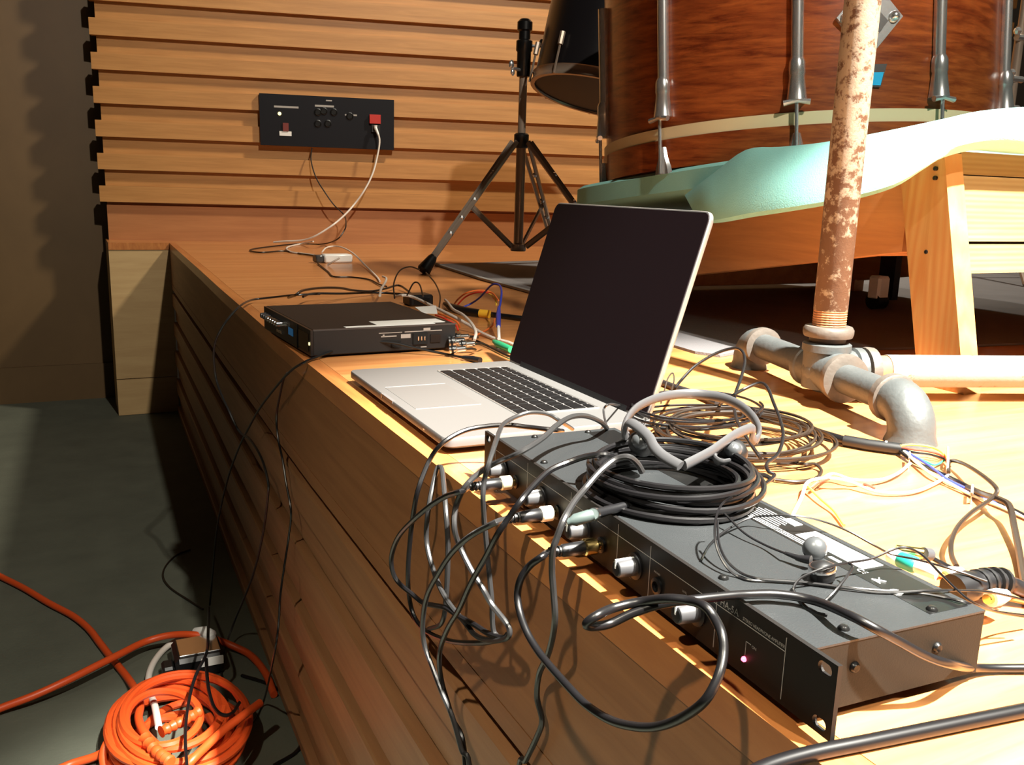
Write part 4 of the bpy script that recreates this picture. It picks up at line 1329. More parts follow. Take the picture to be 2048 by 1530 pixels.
# ------------------------------------------------------------------ snake cable with its fan-out
E_ = lambda pts: crop(1500, 780, 3.3997, pts)
sn = thing('snake_cable', 'thick black snake cable with heat-shrunk end fanning into coloured wires', 'cable', tuple(at(1690, 900, 'z', 0.0)))
MB().tube(smooth(fill(E_([(-300, 120, 'z', 0.006), (-120, 140, 'z', 0.006), (0, 175, 'z', 0.006), (200, 205, 'z', 0.006), (450, 285, 'z', 0.006), (650, 345, 'z', 0.006)]))), 0.0052, 12).build('jacket', 'cable_black', sn, sm=True)
MB().tube(fill(E_([(640, 343, 'z', 0.007), (800, 372, 'z', 0.0072), (1030, 402, 'z', 0.0074)])), 0.0068, 14).build('heat_shrink', 'rubber', sn, sm=True)
MB().tube(fill(E_([(915, 386, 'z', 0.0073), (930, 388, 'z', 0.0073)])), 0.0071, 14).build('white_ring', 'white_plastic', sn, sm=True)
for nm, mt_, r_, pts in (
        ('wire', 'cable_black', 0.0022, [(1010, 410, 'z', 0.006), (1120, 490, 'z', 0.004), (1250, 545, 'z', 0.004), (1400, 615, 'z', 0.004), (1550, 690, 'z', 0.004), (1700, 770, 'z', 0.004), (1900, 870, 'z', 0.004)]),
        ('wire', 'wire_blue', 0.0014, [(1020, 395, 'z', 0.008), (1150, 470, 'z', 0.006), (1240, 530, 'z', 0.006), (1340, 605, 'z', 0.006), (1480, 675, 'z', 0.004), (1650, 760, 'z', 0.003), (1863, 845, 'z', 0.003), (1980, 900, 'z', 0.003)]),
        ('wire', 'wire_red', 0.0013, [(1020, 390, 'z', 0.010), (1120, 405, 'z', 0.010), (1230, 420, 'z', 0.008), (1310, 450, 'z', 0.006), (1345, 500, 'z', 0.004)]),
        ('wire', 'cable_black', 0.0013, [(1020, 398, 'z', 0.009), (1120, 425, 'z', 0.008), (1230, 440, 'z', 0.007), (1320, 470, 'z', 0.005), (1360, 520, 'z', 0.004)]),
        ('wire', 'wire_yellow', 0.0013, [(1020, 380, 'z', 0.012), (1100, 372, 'z', 0.012), (1220, 385, 'z', 0.010), (1300, 420, 'z', 0.008), (1335, 470, 'z', 0.004)]),
        ('wire', 'plug_green', 0.0012, [(1100, 440, 'z', 0.006), (1200, 490, 'z', 0.005), (1260, 510, 'z', 0.004), (1320, 480, 'z', 0.004)]),
        ('wire', 'wire_cream', 0.0018, [(1040, 410, 'z', 0.007), (1130, 490, 'z', 0.006), (1230, 570, 'z', 0.006), (1330, 620, 'z', 0.005), (1500, 710, 'z', 0.003), (1700, 790, 'z', 0.003), (1900, 880, 'z', 0.003)]),
        ('wire', 'wire_cream', 0.0017, [(1350, 580, 'z', 0.005), (1250, 640, 'z', 0.004), (1120, 690, 'z', 0.004), (950, 700, 'z', 0.004), (820, 680, 'z', 0.005), (700, 630, 'z', 0.008), (600, 605, 'z', 0.012), (490, 600, 'z', 0.012), (390, 630, 'z', 0.010), (350, 730, 'z', 0.005), (290, 850, 'z', 0.003)]),
        ('wire', 'wire_cream', 0.0016, [(1090, 500, 'z', 0.006), (1000, 570, 'z', 0.006), (880, 610, 'z', 0.006), (700, 610, 'z', 0.008), (560, 570, 'z', 0.010), (480, 620, 'z', 0.008), (420, 670, 'z', 0.005)]),
        ('wire', 'wire_yellow', 0.0013, [(380, 640, 'z', 0.008), (480, 740, 'z', 0.006), (570, 820, 'z', 0.004), (640, 920, 'z', 0.003)]),
        ('wire', 'wire_red', 0.0012, [(420, 668, 'z', 0.007), (470, 630, 'z', 0.010), (550, 600, 'z', 0.012)]),
        ('wire', 'wire_red', 0.0013, [(770, 640, 'z', 0.009), (800, 645, 'z', 0.009), (850, 670, 'z', 0.006)])):
    MB().tube(smooth(fill(E_(pts))), r_, 8).build(nm, mt_, sn, sm=True)
for a_, b_ in (((1085, 430), (1078, 505)), ((1345, 395), (1340, 560)), ((1512, 655), (1500, 760))):
    MB().tube(fill(E_([(a_[0], a_[1], 'z', 0.012), ((a_[0] + b_[0]) / 2 + 3, (a_[1] + b_[1]) / 2, 'z', 0.012), (b_[0], b_[1], 'z', 0.002)])), 0.0024, 8, flat=0.5).build('cable_tie', 'white_plastic', sn, sm=True)

cable('cable', 'brown cable making a wide loop right of the coloured wires', 'cable', E_([(1350, 560, 'z', 0.004), (1360, 485, 'z', 0.008), (1450, 500, 'z', 0.014), (1580, 580, 'z', 0.020), (1670, 660, 'z', 0.022), (1670, 710, 'z', 0.018), (1600, 770, 'z', 0.016), (1510, 830, 'z', 0.016), (1420, 920, 'z', 0.016), (1372, 1020, 'z', 0.014), (1370, 1120, 'z', 0.010), (1405, 1200, 'z', 0.012)]), 0.0021, 'cable_brown')
cable('cable', 'thick brown cable bending down along the right photo edge', 'cable', E_([(1480, 660, 'z', 0.006), (1580, 705, 'z', 0.010), (1700, 745, 'z', 0.018), (1765, 790, 'z', 0.018), (1795, 920, 'z', 0.012), (1830, 1100, 'z', 0.006), (1860, 1280, 'z', 0.004), (1900, 1450, 'z', 0.004)]), 0.0030, 'cable_brown')

# plugs behind the amplifier
tp = thing('teal_plug', 'teal and white audio plug pushed into the amplifier back', 'plug', tuple(at(1810, 1122, 'z', 0.0)))
a_, b_ = at(1779, 1110, 'z', 0.026), at(1834, 1132, 'z', 0.026)
c_ = at(1876, 1150, 'z', 0.026)
v = (b_ - a_) / np.linalg.norm(b_ - a_)
MB().lathe(a_, v, [(0.005, 0), (0.0062, 0.002), (0.0062, 0.008), (0.0055, 0.009)], 14).build('collar', 'white_plastic', tp, sm=True)
MB().lathe(a_ + v * 0.008, v, [(0.0055, 0), (0.0062, 0.002), (0.0064, np.linalg.norm(b_ - a_) - 0.010), (0.005, np.linalg.norm(b_ - a_) - 0.008)], 14).build('sleeve', 'plug_teal', tp, sm=True)
MB().tube([b_, c_], [0.0050, 0.0040], 12).build('body', 'white_plastic', tp, sm=True)
MB().tube(smooth([c_] + fill([(1920, 1168, 'z', 0.02), (1990, 1190, 'z', 0.008), (2080, 1210, 'z', 0.004)])), 0.0022, 8).build('cord', 'wire_orange', tp, sm=True)
tp2 = thing('gold_plug', 'short gold plug sitting just above the teal one', 'plug', tuple(at(1815, 1103, 'z', 0.0)))
a_, b_ = at(1792, 1100, 'z', 0.030), at(1846, 1107, 'z', 0.030)
MB().tube([a_, (a_ + b_) / 2, b_], 0.0042, 12).build('barrel', 'gold', tp2, sm=True)
MB().tube([b_, at(1860, 1109, 'z', 0.028)], 0.0048, 12).build('cap', 'knob_grey', tp2, sm=True)
MB().tube(smooth(fill([(1850, 1108, 'z', 0.028), (1890, 1130, 'z', 0.02), (1940, 1150, 'z', 0.012), (2000, 1168, 'z', 0.006)])), 0.0018, 8).build('cord', 'cable_black', tp2, sm=True)
xp = thing('power_plug', 'ribbed black power plug behind the near end of the amplifier', 'plug', tuple(at(1960, 1175, 'z', 0.0)))
PP = smooth(fill([(1906, 1180, 'z', 0.022), (1945, 1170, 'z', 0.022), (1985, 1163, 'z', 0.021), (2020, 1168, 'z', 0.017), (2060, 1186, 'z', 0.010), (2120, 1210, 'z', 0.006)]), 5)
MB().tube(PP, [0.011] * 5 + [0.0095] * 5 + [0.008] * 5 + [0.006] * 5 + [0.0048] * (len(PP) - 20), 14).build('body', 'black_plastic', xp, sm=True)
for k in (6, 8, 10, 12):
    v = PP[k + 1] - PP[k]
    MB().lathe(PP[k], v, [(0.008, 0), (0.0105, 0.0006), (0.0105, 0.003), (0.008, 0.0036)], 14).build('rib', 'rubber', xp, sm=True)
for x, y in ((1905, 1150), (1995, 1195)):
    w_ = thing('white_plug', 'white moulded plug %s the ribbed power plug' % ('just behind' if y < 1160 else 'just in front of'), 'plug', tuple(at(x, y, 'z', 0.0)))
    a_, b_ = at(x - 14, y + 2, 'z', 0.020), at(x + 18, y - 5, 'z', 0.020)
    MB().tube([a_, (a_ + b_) / 2, b_], [0.006, 0.006, 0.004], 12).build('body', 'white_plastic', w_, sm=True)
    MB().tube([a_ + (a_ - b_) * 0.25, a_], 0.0035, 10).build('tip', 'gold', w_, sm=True)

# ------------------------------------------------------------------ earbuds
FF = lambda pts: crop(1350, 1000, 2.887, pts)
eb = thing('earbuds', 'pair of grey earbuds with thin black leads on the amplifier top', 'earbuds', tuple(RL(0.095, 0.115, zt)))
ZT = AZ + 0.0417
ba, bbd = at(1630, 1097, 'z', ZT + 0.010), at(1644, 1137, 'z', ZT + 0.008)
nrm = RL(-0.6, -0.7, 0.4) - RL(0, 0, 0)
bA = MB().lathe(ba - nrm * 0.002, nrm, [(0.002, -0.006), (0.0072, -0.004), (0.0082, 0.0), (0.0070, 0.004), (0.004, 0.006), (0.001, 0.0066)], 18).build('earbud', 'bud_grey', eb, sm=True)
bB = MB().lathe(bbd, (0.1, -0.1, -1), [(0.002, -0.005), (0.0066, -0.003), (0.0084, 0.0), (0.0080, 0.003), (0.0076, 0.007), (0.003, 0.0078)], 18).build('earbud', 'rubber', eb, sm=True)
MB().lathe(bbd + np.array([0, 0, 0.0005]), (0.1, -0.1, -1), [(0.0080, -0.002), (0.0087, -0.001), (0.0087, 0.0018), (0.008, 0.0022)], 18).build('earbud_ring', 'silver', bB, sm=True)
MB().tube(fill([(1570, 1106, 'z', ZT + 0.006), (1598, 1116, 'z', ZT + 0.006), (1622, 1120, 'z', ZT + 0.007)]), [0.0012, 0.0020, 0.0030], 10).build('stem', 'black_plastic', eb, sm=True)
za_ = ZT + 0.0012
for pts in (
        [(285, 78, 'z', za_ + 0.010), (400, 190, 'z', za_ + 0.004), (520, 260, 'z', za_ + 0.002), (640, 310, 'z', za_ + 0.005)],
        [(330, -20, 'z', 0.085), (275, 20, 'z', 0.080), (240, 90, 'z', 0.075), (230, 200, 'z', 0.068), (250, 300, 'z', 0.060), (300, 390, 'z', za_ + 0.004), (360, 440, 'z', za_), (430, 462, 'z', za_), (560, 468, 'z', za_), (750, 482, 'z', za_), (950, 502, 'z', za_), (1200, 522, 'z', za_), (1400, 537, 'z', za_), (1550, 562, 'z', za_), (1680, 592, 'z', za_), (1780, 625, 'z', za_ - 0.01), (1900, 655, 'z', 0.02), (2060, 680, 'z', 0.01)],
        [(245, 120, 'z', 0.072), (255, 250, 'z', 0.062), (300, 350, 'z', za_ + 0.006), (380, 420, 'z', za_ + 0.001), (470, 452, 'z', za_ + 0.001), (560, 462, 'z', za_ + 0.001), (760, 476, 'z', za_ + 0.001), (980, 505, 'z', za_ + 0.001), (1150, 532, 'z', za_), (1300, 530, 'z', za_ + 0.001), (1450, 522, 'z', za_ + 0.002), (1620, 522, 'z', za_), (1800, 530, 'z', 0.045), (1950, 560, 'z', 0.035), (2060, 590, 'z', 0.03)],
        [(150, 350, 'z', za_), (200, 260, 'z', za_), (290, 180, 'z', za_ + 0.002), (430, 105, 'z', za_ + 0.006), (560, 90, 'z', za_ + 0.010), (700, 92, 'z', za_ + 0.012), (850, 122, 'z', za_ + 0.008), (1000, 180, 'z', 0.050), (1150, 262, 'z', 0.042), (1250, 312, 'z', 0.036), (1400, 345, 'z', 0.036), (1600, 400, 'z', 0.036), (1800, 470, 'z', 0.03)],
        [(690, 530, 'z', za_), (685, 505, 'z', za_ + 0.002), (720, 455, 'z', za_ + 0.006), (800, 415, 'z', za_ + 0.010), (880, 388, 'z', za_ + 0.012), (1000, 362, 'z', za_ + 0.010), (1130, 340, 'z', za_ + 0.010), (1250, 290, 'z', za_ + 0.014), (1330, 275, 'z', za_ + 0.016), (1420, 312, 'z', za_ + 0.012), (1520, 412, 'z', za_ + 0.006), (1620, 512, 'z', za_ + 0.002), (1720, 592, 'z', za_ - 0.004), (1850, 642, 'z', 0.03), (2060, 670, 'z', 0.02)],
        [(870, 580, 'z', za_ + 0.002), (920, 530, 'z', za_ + 0.006), (985, 450, 'z', za_ + 0.010), (1025, 385, 'z', za_ + 0.012), (1005, 365, 'z', za_ + 0.012)],
        [(720, 580, 'z', za_), (790, 640, 'z', za_), (880, 665, 'z', za_)]):
    MB().tube(smooth(fill(FF(pts))), 0.00085, 6).build('lead', 'cable_black', eb, sm=True)

# ------------------------------------------------------------------ leads around the audio interface
G = lambda pts: crop(480, 450, 3.413, pts)
wc = thing('network_cable', 'white cable hanging from the red wall socket to the deck', 'cable', tuple(at(600, 490, 'z', 0.0)))
W1 = [wallpt((751, 256), 0.075)[0], wallpt((757, 270), 0.10)[0], wallpt((759, 285), 0.11)[0], wallpt((754.5, 313), 0.12)[0], wallpt((745, 348), 0.14)[0], wallpt((727, 383.5), 0.16)[0], wallpt((701.6, 417), 0.18)[0], at(676, 442, 'd', 3.98), at(651, 460, 'd', 3.95)]
W1 += fill(G([(500, 82, 'd', 3.95), (420, 105, 'd', 3.98), (300, 112, 'd', 4.0), (230, 118, 'd', 4.02)]))
MB().tube(smooth(W1), 0.0042, 8).build('cord', 'cable_white', wc, sm=True)
MB().tube(smooth(fill(G([(500, 112, 'd', 3.98), (410, 130, 'z', 0.005), (320, 155, 'z', 0.005), (350, 185, 'z', 0.004), (450, 198, 'z', 0.004), (545, 212, 'z', 0.006)]))), 0.0038, 8).build('cord', 'cable_white', wc, sm=True)
MB().tube([W1[0] + WN * 0.0 + np.array([0, 0, 0.012]), W1[0], W1[1]], [0.009, 0.008, 0.005], 10).build('boot', 'white_plastic', wc, sm=True)
W2 = [wallpt((624, 296), 0.04)[0], wallpt((622, 320), 0.06)[0], wallpt((632, 355), 0.09)[0], wallpt((650, 385), 0.12)[0], wallpt((668, 410), 0.13)[0], wallpt((688, 430), 0.14)[0], at(692, 448, 'd', 3.98), at(688, 462, 'd', 3.96)]
W2 += fill(G([(660, 100, 'd', 3.96), (560, 130, 'z', 0.005), (400, 128, 'z', 0.004), (200, 148, 'z', 0.004), (85, 165, 'z', 0.004), (75, 178, 'z', 0.004), (150, 187, 'z', 0.004), (300, 178, 'z', 0.004), (420, 197, 'z', 0.004), (530, 212, 'z', 0.006)]))
cable('cable', 'thin dark cable hanging from below the wall panel', 'cable', W2, 0.0030, 'cable_brown', world=True)
br = thing('power_brick', 'small white power brick lying on the deck before the slatted wall', 'power adapter', tuple(at(672, 524, 'z', 0.0)))
c0 = at(650, 527, 'z', 0.0)
c1_ = at(706, 526, 'z', 0.0)
ang = math.atan2(c1_[1] - c0[1], c1_[0] - c0[0])
BM = Matrix.Translation(Vector((c0[0], c0[1], 0.001))) @ Matrix.Rotation(ang, 4, 'Z')
bl = float(np.linalg.norm(c1_ - c0))
MB().box((0, 0, 0), (bl, 0.055, 0.030), BM, bev=0.005).build('body', 'white_plastic', br, sm=True)
MB().box((-0.03, 0.005, 0.002), (0.0, 0.048, 0.028), BM, bev=0.004).build('plug', 'bud_grey', br, sm=True)
MB().tube(smooth(fill(G([(600, 272, 'z', 0.004), (640, 248, 'z', 0.018), (680, 225, 'z', 0.030)]))), 0.0035, 8).build('stub', 'cable_white', br, sm=True)
MB().tube(smooth(fill(G([(560, 185, 'z', 0.02), (590, 155, 'z', 0.03), (650, 145, 'z', 0.035), (710, 158, 'z', 0.035), (780, 200, 'z', 0.028), (850, 270, 'z', 0.010), (930, 350, 'z', 0.004), (955, 385, 'z', 0.004)]))), 0.0030, 8).build('lead', 'cable_white', br, sm=True)
gi = 'leads behind the audio interface'
cable('cable', 'brown lead trailing from the white power brick', 'cable', G([(530, 262, 'z', 0.004), (600, 318, 'z', 0.003), (640, 352, 'z', 0.003), (760, 356, 'z', 0.003), (880, 372, 'z', 0.003), (950, 405, 'z', 0.004), (1000, 420, 'z', 0.006)]), 0.0024, 'cable_brown', gi)
cable('cable', 'white twisted lead end standing above the interface back corner', 'cable', G([(975, 352, 'z', 0.045), (998, 365, 'z', 0.05), (990, 395, 'z', 0.045), (962, 440, 'z', 0.045), (955, 482, 'z', 0.045)]), 0.0030, 'cable_white', gi)
cable('cable', 'black cable arching over the far top edge of the interface', 'cable', G([(330, 495, 'z', 0.02), (380, 478, 'z', 0.045), (430, 447, 'z', 0.05), (550, 430, 'z', 0.045), (680, 430, 'z', 0.035), (780, 447, 'z', 0.02), (900, 452, 'z', 0.012), (1000, 432, 'z', 0.012), (1080, 412, 'z', 0.012), (1140, 445, 'z', 0.008), (1200, 500, 'z', 0.006)]), 0.0030, 'cable_black', gi)
cable('cable', 'black cable lying low along the far side of the interface', 'cable', G([(430, 490, 'z', 0.02), (500, 468, 'z', 0.02), (700, 468, 'z', 0.015), (900, 462, 'z', 0.008), (1050, 468, 'z', 0.006), (1160, 480, 'z', 0.006), (1250, 520, 'z', 0.006)]), 0.0028, 'cable_black', gi)
for lb, pts in (('thin black lead hooping beside the tripod rubber foot', [(1055, 500, 'd', 1.86), (1050, 400, 'd', 1.90), (1090, 312, 'd', 1.95), (1160, 285, 'd', 2.0), (1225, 305, 'd', 2.05)]),
                ('thin black lead arching down below the tripod rubber foot', [(1270, 325, 'd', 2.05), (1330, 395, 'd', 1.95), (1365, 480, 'd', 1.86), (1360, 560, 'd', 1.78)]),
                ('small black lead arch right behind the interface', [(1140, 480, 'd', 1.85), (1185, 397, 'd', 1.88), (1225, 405, 'd', 1.86), (1250, 490, 'd', 1.80)])):
    cable('cable', lb, 'cable', G(pts), 0.0016, 'cable_brown', gi)
cable('cable', 'white cable running from the interface to the laptop hinge', 'cable', G([(1060, 490, 'z', 0.03), (1110, 480, 'z', 0.04), (1180, 492, 'z', 0.035), (1300, 548, 'z', 0.03), (1450, 622, 'z', 0.025), (1560, 682, 'z', 0.015), (1640, 732, 'z', 0.006), (1740, 777, 'z', 0.004), (1830, 802, 'z', 0.004), (1900, 832, 'z', 0.004), (1980, 860, 'z', 0.004)]), 0.0034, 'cable_white', gi)
cable('cable', 'white lead crossing into the silver connectors behind the interface', 'cable', G([(1400, 510, 'z', 0.012), (1420, 530, 'z', 0.02), (1455, 575, 'z', 0.03), (1520, 612, 'z', 0.035), (1580, 672, 'z', 0.03), (1610, 732, 'z', 0.022), (1600, 785, 'z', 0.012)]), 0.0030, 'cable_white', gi)
bk = thing('adapter_block', 'small black adapter block behind the interface corner', 'power adapter', tuple(at(838, 607, 'z', 0.0)))
q = at(838, 611, 'z', 0.0)
MB().box((q[0] - 0.03, q[1] - 0.02, 0), (q[0] + 0.03, q[1] + 0.035, 0.028), bev=0.004).build('body', 'black_plastic', bk)
MB().box((q[0] - 0.02, q[1] - 0.0212, 0.006), (q[0] + 0.02, q[1] - 0.0195, 0.02)).build('rating_label', 'screw_dark', bk)
tgx = thing('paper_tag', 'white paper tag on the leads behind the interface', 'tag', tuple(at(855, 622, 'z', 0.0)))
M_ = [at(*p, 'z', zz) for p, zz in (((830, 614), 0.05), ((872, 611), 0.05), ((875, 627), 0.046), ((846, 626), 0.046))]
MB().add([tuple(p) for p in M_] + [tuple(p - np.array([0, 0, 0.0008])) for p in M_], [(0, 1, 2, 3), (7, 6, 5, 4), (0, 4, 5, 1), (1, 5, 6, 2), (2, 6, 7, 3), (3, 7, 4, 0)]).build('paper', 'label_white', tgx)
MB().tube(smooth(fill([(846, 622, 'z', 0.046), (838, 628, 'z', 0.04), (830, 622, 'z', 0.02)])), 0.0008, 6).build('string', 'cable_white', tgx, sm=True)
rw = thing('patch_leads', 'bundle of red and orange patch leads behind the interface', 'cable', tuple(at(900, 640, 'z', 0.0)))
for mt_, pts in (('wire_orange', [(1340, 600, 'z', 0.03), (1400, 620, 'z', 0.03), (1480, 660, 'z', 0.024), (1500, 700, 'z', 0.012)]), ('wire_red', [(1335, 615, 'z', 0.03), (1400, 640, 'z', 0.03), (1470, 680, 'z', 0.02), (1490, 720, 'z', 0.01)]),
                 ('wire_orange', [(1460, 545, 'z', 0.006), (1490, 505, 'z', 0.03), (1550, 462, 'z', 0.05), (1640, 446, 'z', 0.055), (1720, 462, 'z', 0.05), (1765, 515, 'z', 0.04)]), ('wire_red', [(1480, 550, 'z', 0.006), (1540, 490, 'z', 0.03), (1620, 460, 'z', 0.045), (1700, 466, 'z', 0.045), (1750, 520, 'z', 0.03)]),
                 ('wire_orange', [(1740, 640, 'z', 0.01), (1720, 690, 'z', 0.006), (1640, 740, 'z', 0.004), (1580, 760, 'z', 0.004)]), ('wire_yellow', [(1690, 462, 'z', 0.045), (1740, 500, 'z', 0.04), (1750, 545, 'z', 0.03)])):
    MB().tube(smooth(fill(G(pts))), 0.0020, 8).build('lead', mt_, rw, sm=True)
bw = thing('blue_plug_lead', 'blue-sleeved plug lead hooping over to a green plug near the laptop hinge', 'plug', tuple(at(998, 690, 'z', 0.0)))
MB().tube(smooth(fill(G([(1520, 562, 'z', 0.006), (1580, 535, 'z', 0.015), (1640, 492, 'z', 0.035), (1715, 412, 'z', 0.07), (1765, 408, 'z', 0.075), (1785, 450, 'z', 0.07), (1778, 530, 'z', 0.05), (1768, 570, 'z', 0.04)]))), 0.0022, 8).build('lead', 'wire_blue', bw, sm=True)
MB().tube(fill(G([(1768, 560, 'z', 0.042), (1763, 620, 'z', 0.034), (1764, 692, 'z', 0.022)])), [0.0032, 0.0052, 0.0045], 12).build('sleeve', 'wire_blue', bw, sm=True)
MB().tube(fill(G([(1764, 690, 'z', 0.022), (1768, 775, 'z', 0.010)])), 0.0032, 10).build('tip', 'white_plastic', bw, sm=True)
MB().tube(fill(G([(1735, 795, 'z', 0.008), (1765, 815, 'z', 0.008), (1850, 850, 'z', 0.008)])), [0.004, 0.0068, 0.006], 12).build('green_plug', 'plug_green', bw, sm=True)
jk = thing('jack_cable', 'fat black jack plug with yellow band behind the laptop', 'plug', tuple(at(970, 630, 'z', 0.0)))
MB().tube(fill(G([(1395, 535, 'z', 0.010), (1440, 560, 'z', 0.010), (1540, 588, 'z', 0.010), (1640, 603, 'z', 0.010)])), [0.004, 0.009, 0.0095, 0.009], 14).build('body', 'black_plastic', jk, sm=True)
MB().tube(fill(G([(1638, 603, 'z', 0.010), (1702, 609, 'z', 0.010)])), 0.0094, 14).build('band', 'yellow_band', jk, sm=True)
MB().tube(smooth(fill(G([(1700, 609, 'z', 0.008), (1820, 625, 'z', 0.007), (1960, 640, 'z', 0.006), (2200, 650, 'z', 0.006)]))), 0.0062, 12).build('cord', 'cable_black', jk, sm=True)
for k, (x, y, lb) in enumerate(((1470, 800, 'largest silver phono plug at the near back corner of the interface'), (1540, 815, 'right-hand silver phono plug by the interface back corner'), (1475, 850, 'lowest silver phono plug touching the deck by the interface'), (1500, 765, 'upper silver phono plug behind the interface'))):
    o = at(*G([(x, y)])[0], 'z', 0.016 - 0.003 * (k == 2))
    ph = thing('phono_plug', lb, 'plug', (o[0], o[1], 0.0), group='silver phono plugs')
    s_ = 1.25 if k == 0 else 0.85
    MB().lathe(o, (0.9, -0.35, 0.1), [(0.004 * s_, -0.012), (0.009 * s_, -0.011), (0.009 * s_, 0.0), (0.0065 * s_, 0.002), (0.006 * s_, 0.016), (0.003 * s_, 0.018)], 14).build('shell', 'silver', ph, sm=True)
    MB().lathe(o, (0.9, -0.35, 0.1), [(0.0094 * s_, -0.008), (0.0098 * s_, -0.007), (0.0098 * s_, -0.005), (0.0094 * s_, -0.004)], 14).build('collar', 'screw_dark', ph, sm=True)
    MB().tube([o + np.array([0.012, -0.005, 0.001]), o + np.array([0.03, 0.0, 0.0]), o + np.array([0.045, 0.02, -0.006])], 0.0022, 8).build('cord', 'cable_brown', ph, sm=True)
cable('cable', 'black cable running from the phono plugs under the laptop hinge', 'cable', G([(1590, 780, 'z', 0.006), (1680, 820, 'z', 0.004), (1780, 870, 'z', 0.004), (1860, 905, 'z', 0.004), (1950, 930, 'z', 0.004)]), 0.0024, 'cable_black', gi)
ip = thing('side_cable', 'black cable along the near side of the interface, dropping over the stage edge', 'cable', tuple(at(760, 700, 'z', 0.0)))
MB().tube(fill(G([(1640, 925, 'z', 0.005), (1590, 915, 'z', 0.005), (1520, 905, 'z', 0.005)])), [0.0055, 0.0055, 0.003], 10).build('plug', 'black_plastic', ip, sm=True)
MB().tube(smooth(fill([(925, 715, 'z', 0.004), (890, 708, 'z', 0.004), (832, 696, 'z', 0.012), (788, 686, 'z', 0.020), (738, 683, 'z', 0.022), (703, 687, 'z', 0.02), (673, 699, 'z', 0.012), (626, 717, 'z', 0.004), (608, 725, 'x', -0.004), (581, 742, 'x', -0.012), (551, 775, 'x', -0.014), (520, 816, 'x', -0.014), (499, 853, 'x', -0.014), (478, 895, 'x', -0.016), (455, 960, 'x', -0.03), (435, 1050, 'x', -0.05), (425, 1150, 'x', -0.06), (415, 1260, 'x', -0.07)])), 0.0022, 8).build('cord', 'cable_black', ip, sm=True)
cable('cable', 'black cable splitting off below the interface corner down the slats', 'cable', [(575, 746, 'x', -0.010), (568, 756, 'x', -0.012), (560, 790, 'x', -0.010), (553, 833, 'x', -0.008), (556, 876, 'x', -0.008), (565, 919, 'x', -0.008), (573, 970, 'x', -0.008), (582, 1023, 'x', -0.008), (577.5, 1073, 'x', -0.010), (569, 1130, 'x', -0.02), (561, 1188, 'x', -0.03), (557, 1250, 'x', -0.04), (551, 1295, 'x', -0.05), (540, 1350, 'x', -0.05), (528, 1400, 'z', ZF + 0.02), (510, 1440, 'z', ZF + 0.003), (480, 1470, 'z', ZF + 0.003)], 0.0020, 'cable_black', hang)
cable('cable', 'grey cable bowing far out over the edge beside the interface', 'cable', [(640, 588, 'z', 0.03), (590, 590, 'z', 0.03), (560, 593, 'z', 0.02), (529, 596.5, 'z', 0.012), (503.5, 600, 'z', 0.010), (482, 610.6, 'x', 0.0), (459, 634, 'x', -0.03), (440, 662, 'x', -0.05), (429, 690.6, 'x', -0.06), (428, 723.5, 'x', -0.06), (433, 761, 'x', -0.055), (445, 794, 'x', -0.05), (456, 817.6, 'x', -0.045), (478, 862, 'x', -0.03), (501, 880, 'x', -0.02), (524, 919, 'x', -0.015), (536, 963, 'x', -0.012), (536, 990, 'x', -0.012), (528, 1056, 'x', -0.012), (512, 1130, 'x', -0.02), (495, 1180, 'x', -0.03), (470, 1240, 'x', -0.04), (452, 1290, 'z', ZF + 0.02), (440, 1330, 'z', ZF + 0.003), (450, 1370, 'z', ZF + 0.003)], 0.0024, 'cable_grey', hang)

# ------------------------------------------------------------------ on the hall floor
Hc = lambda pts: crop(0, 1080, 3.103, pts)
ZC = ZF + 0.0085
oc = thing('extension_cord', 'orange extension cord coiled on the hall floor with two long tails', 'extension cord', tuple(at(350, 1450, 'z', ZF)))
MB().tube(smooth(fill(Hc([(-200, 110, 'z', ZC), (-80, 180, 'z', ZC), (0, 225, 'z', ZC), (150, 300, 'z', ZC), (300, 390, 'z', ZC), (450, 470, 'z', ZC), (550, 550, 'z', ZC), (620, 640, 'z', ZC), (690, 730, 'z', ZC), (780, 840, 'z', ZC), (840, 930, 'z', ZC + 0.01), (870, 1020, 'z', ZC + 0.03), (860, 1110, 'z', ZC + 0.03), (900, 1200, 'z', ZC + 0.03), (1000, 1300, 'z', ZC + 0.02)]))), 0.0080, 10).build('tail', 'cable_orange', oc, sm=True)
MB().tube(smooth(fill(Hc([(-200, 1130, 'z', ZC), (0, 1045, 'z', ZC + 0.01), (200, 970, 'z', ZC + 0.02), (400, 880, 'z', ZC + 0.03), (600, 780, 'z', ZC + 0.035), (750, 705, 'z', ZC + 0.035), (900, 632, 'z', ZC + 0.03), (1050, 592, 'z', ZC + 0.035), (1200, 588, 'z', ZC + 0.04), (1320, 612, 'z', ZC + 0.03), (1450, 660, 'z', ZC + 0.01), (1560, 720, 'z', ZC), (1650, 830, 'z', ZC), (1700, 960, 'z', ZC)]))), 0.0080, 10).build('tail', 'cable_orange', oc, sm=True)
co = at(352, 1492, 'z', ZF)
MB().tube(smooth(coil_path(co, 0.088, 0.135, 11, ZC, ZC + 0.075, 0.32, 44), 2), 0.0078, 8).build('coil', 'cable_orange', oc, sm=True)
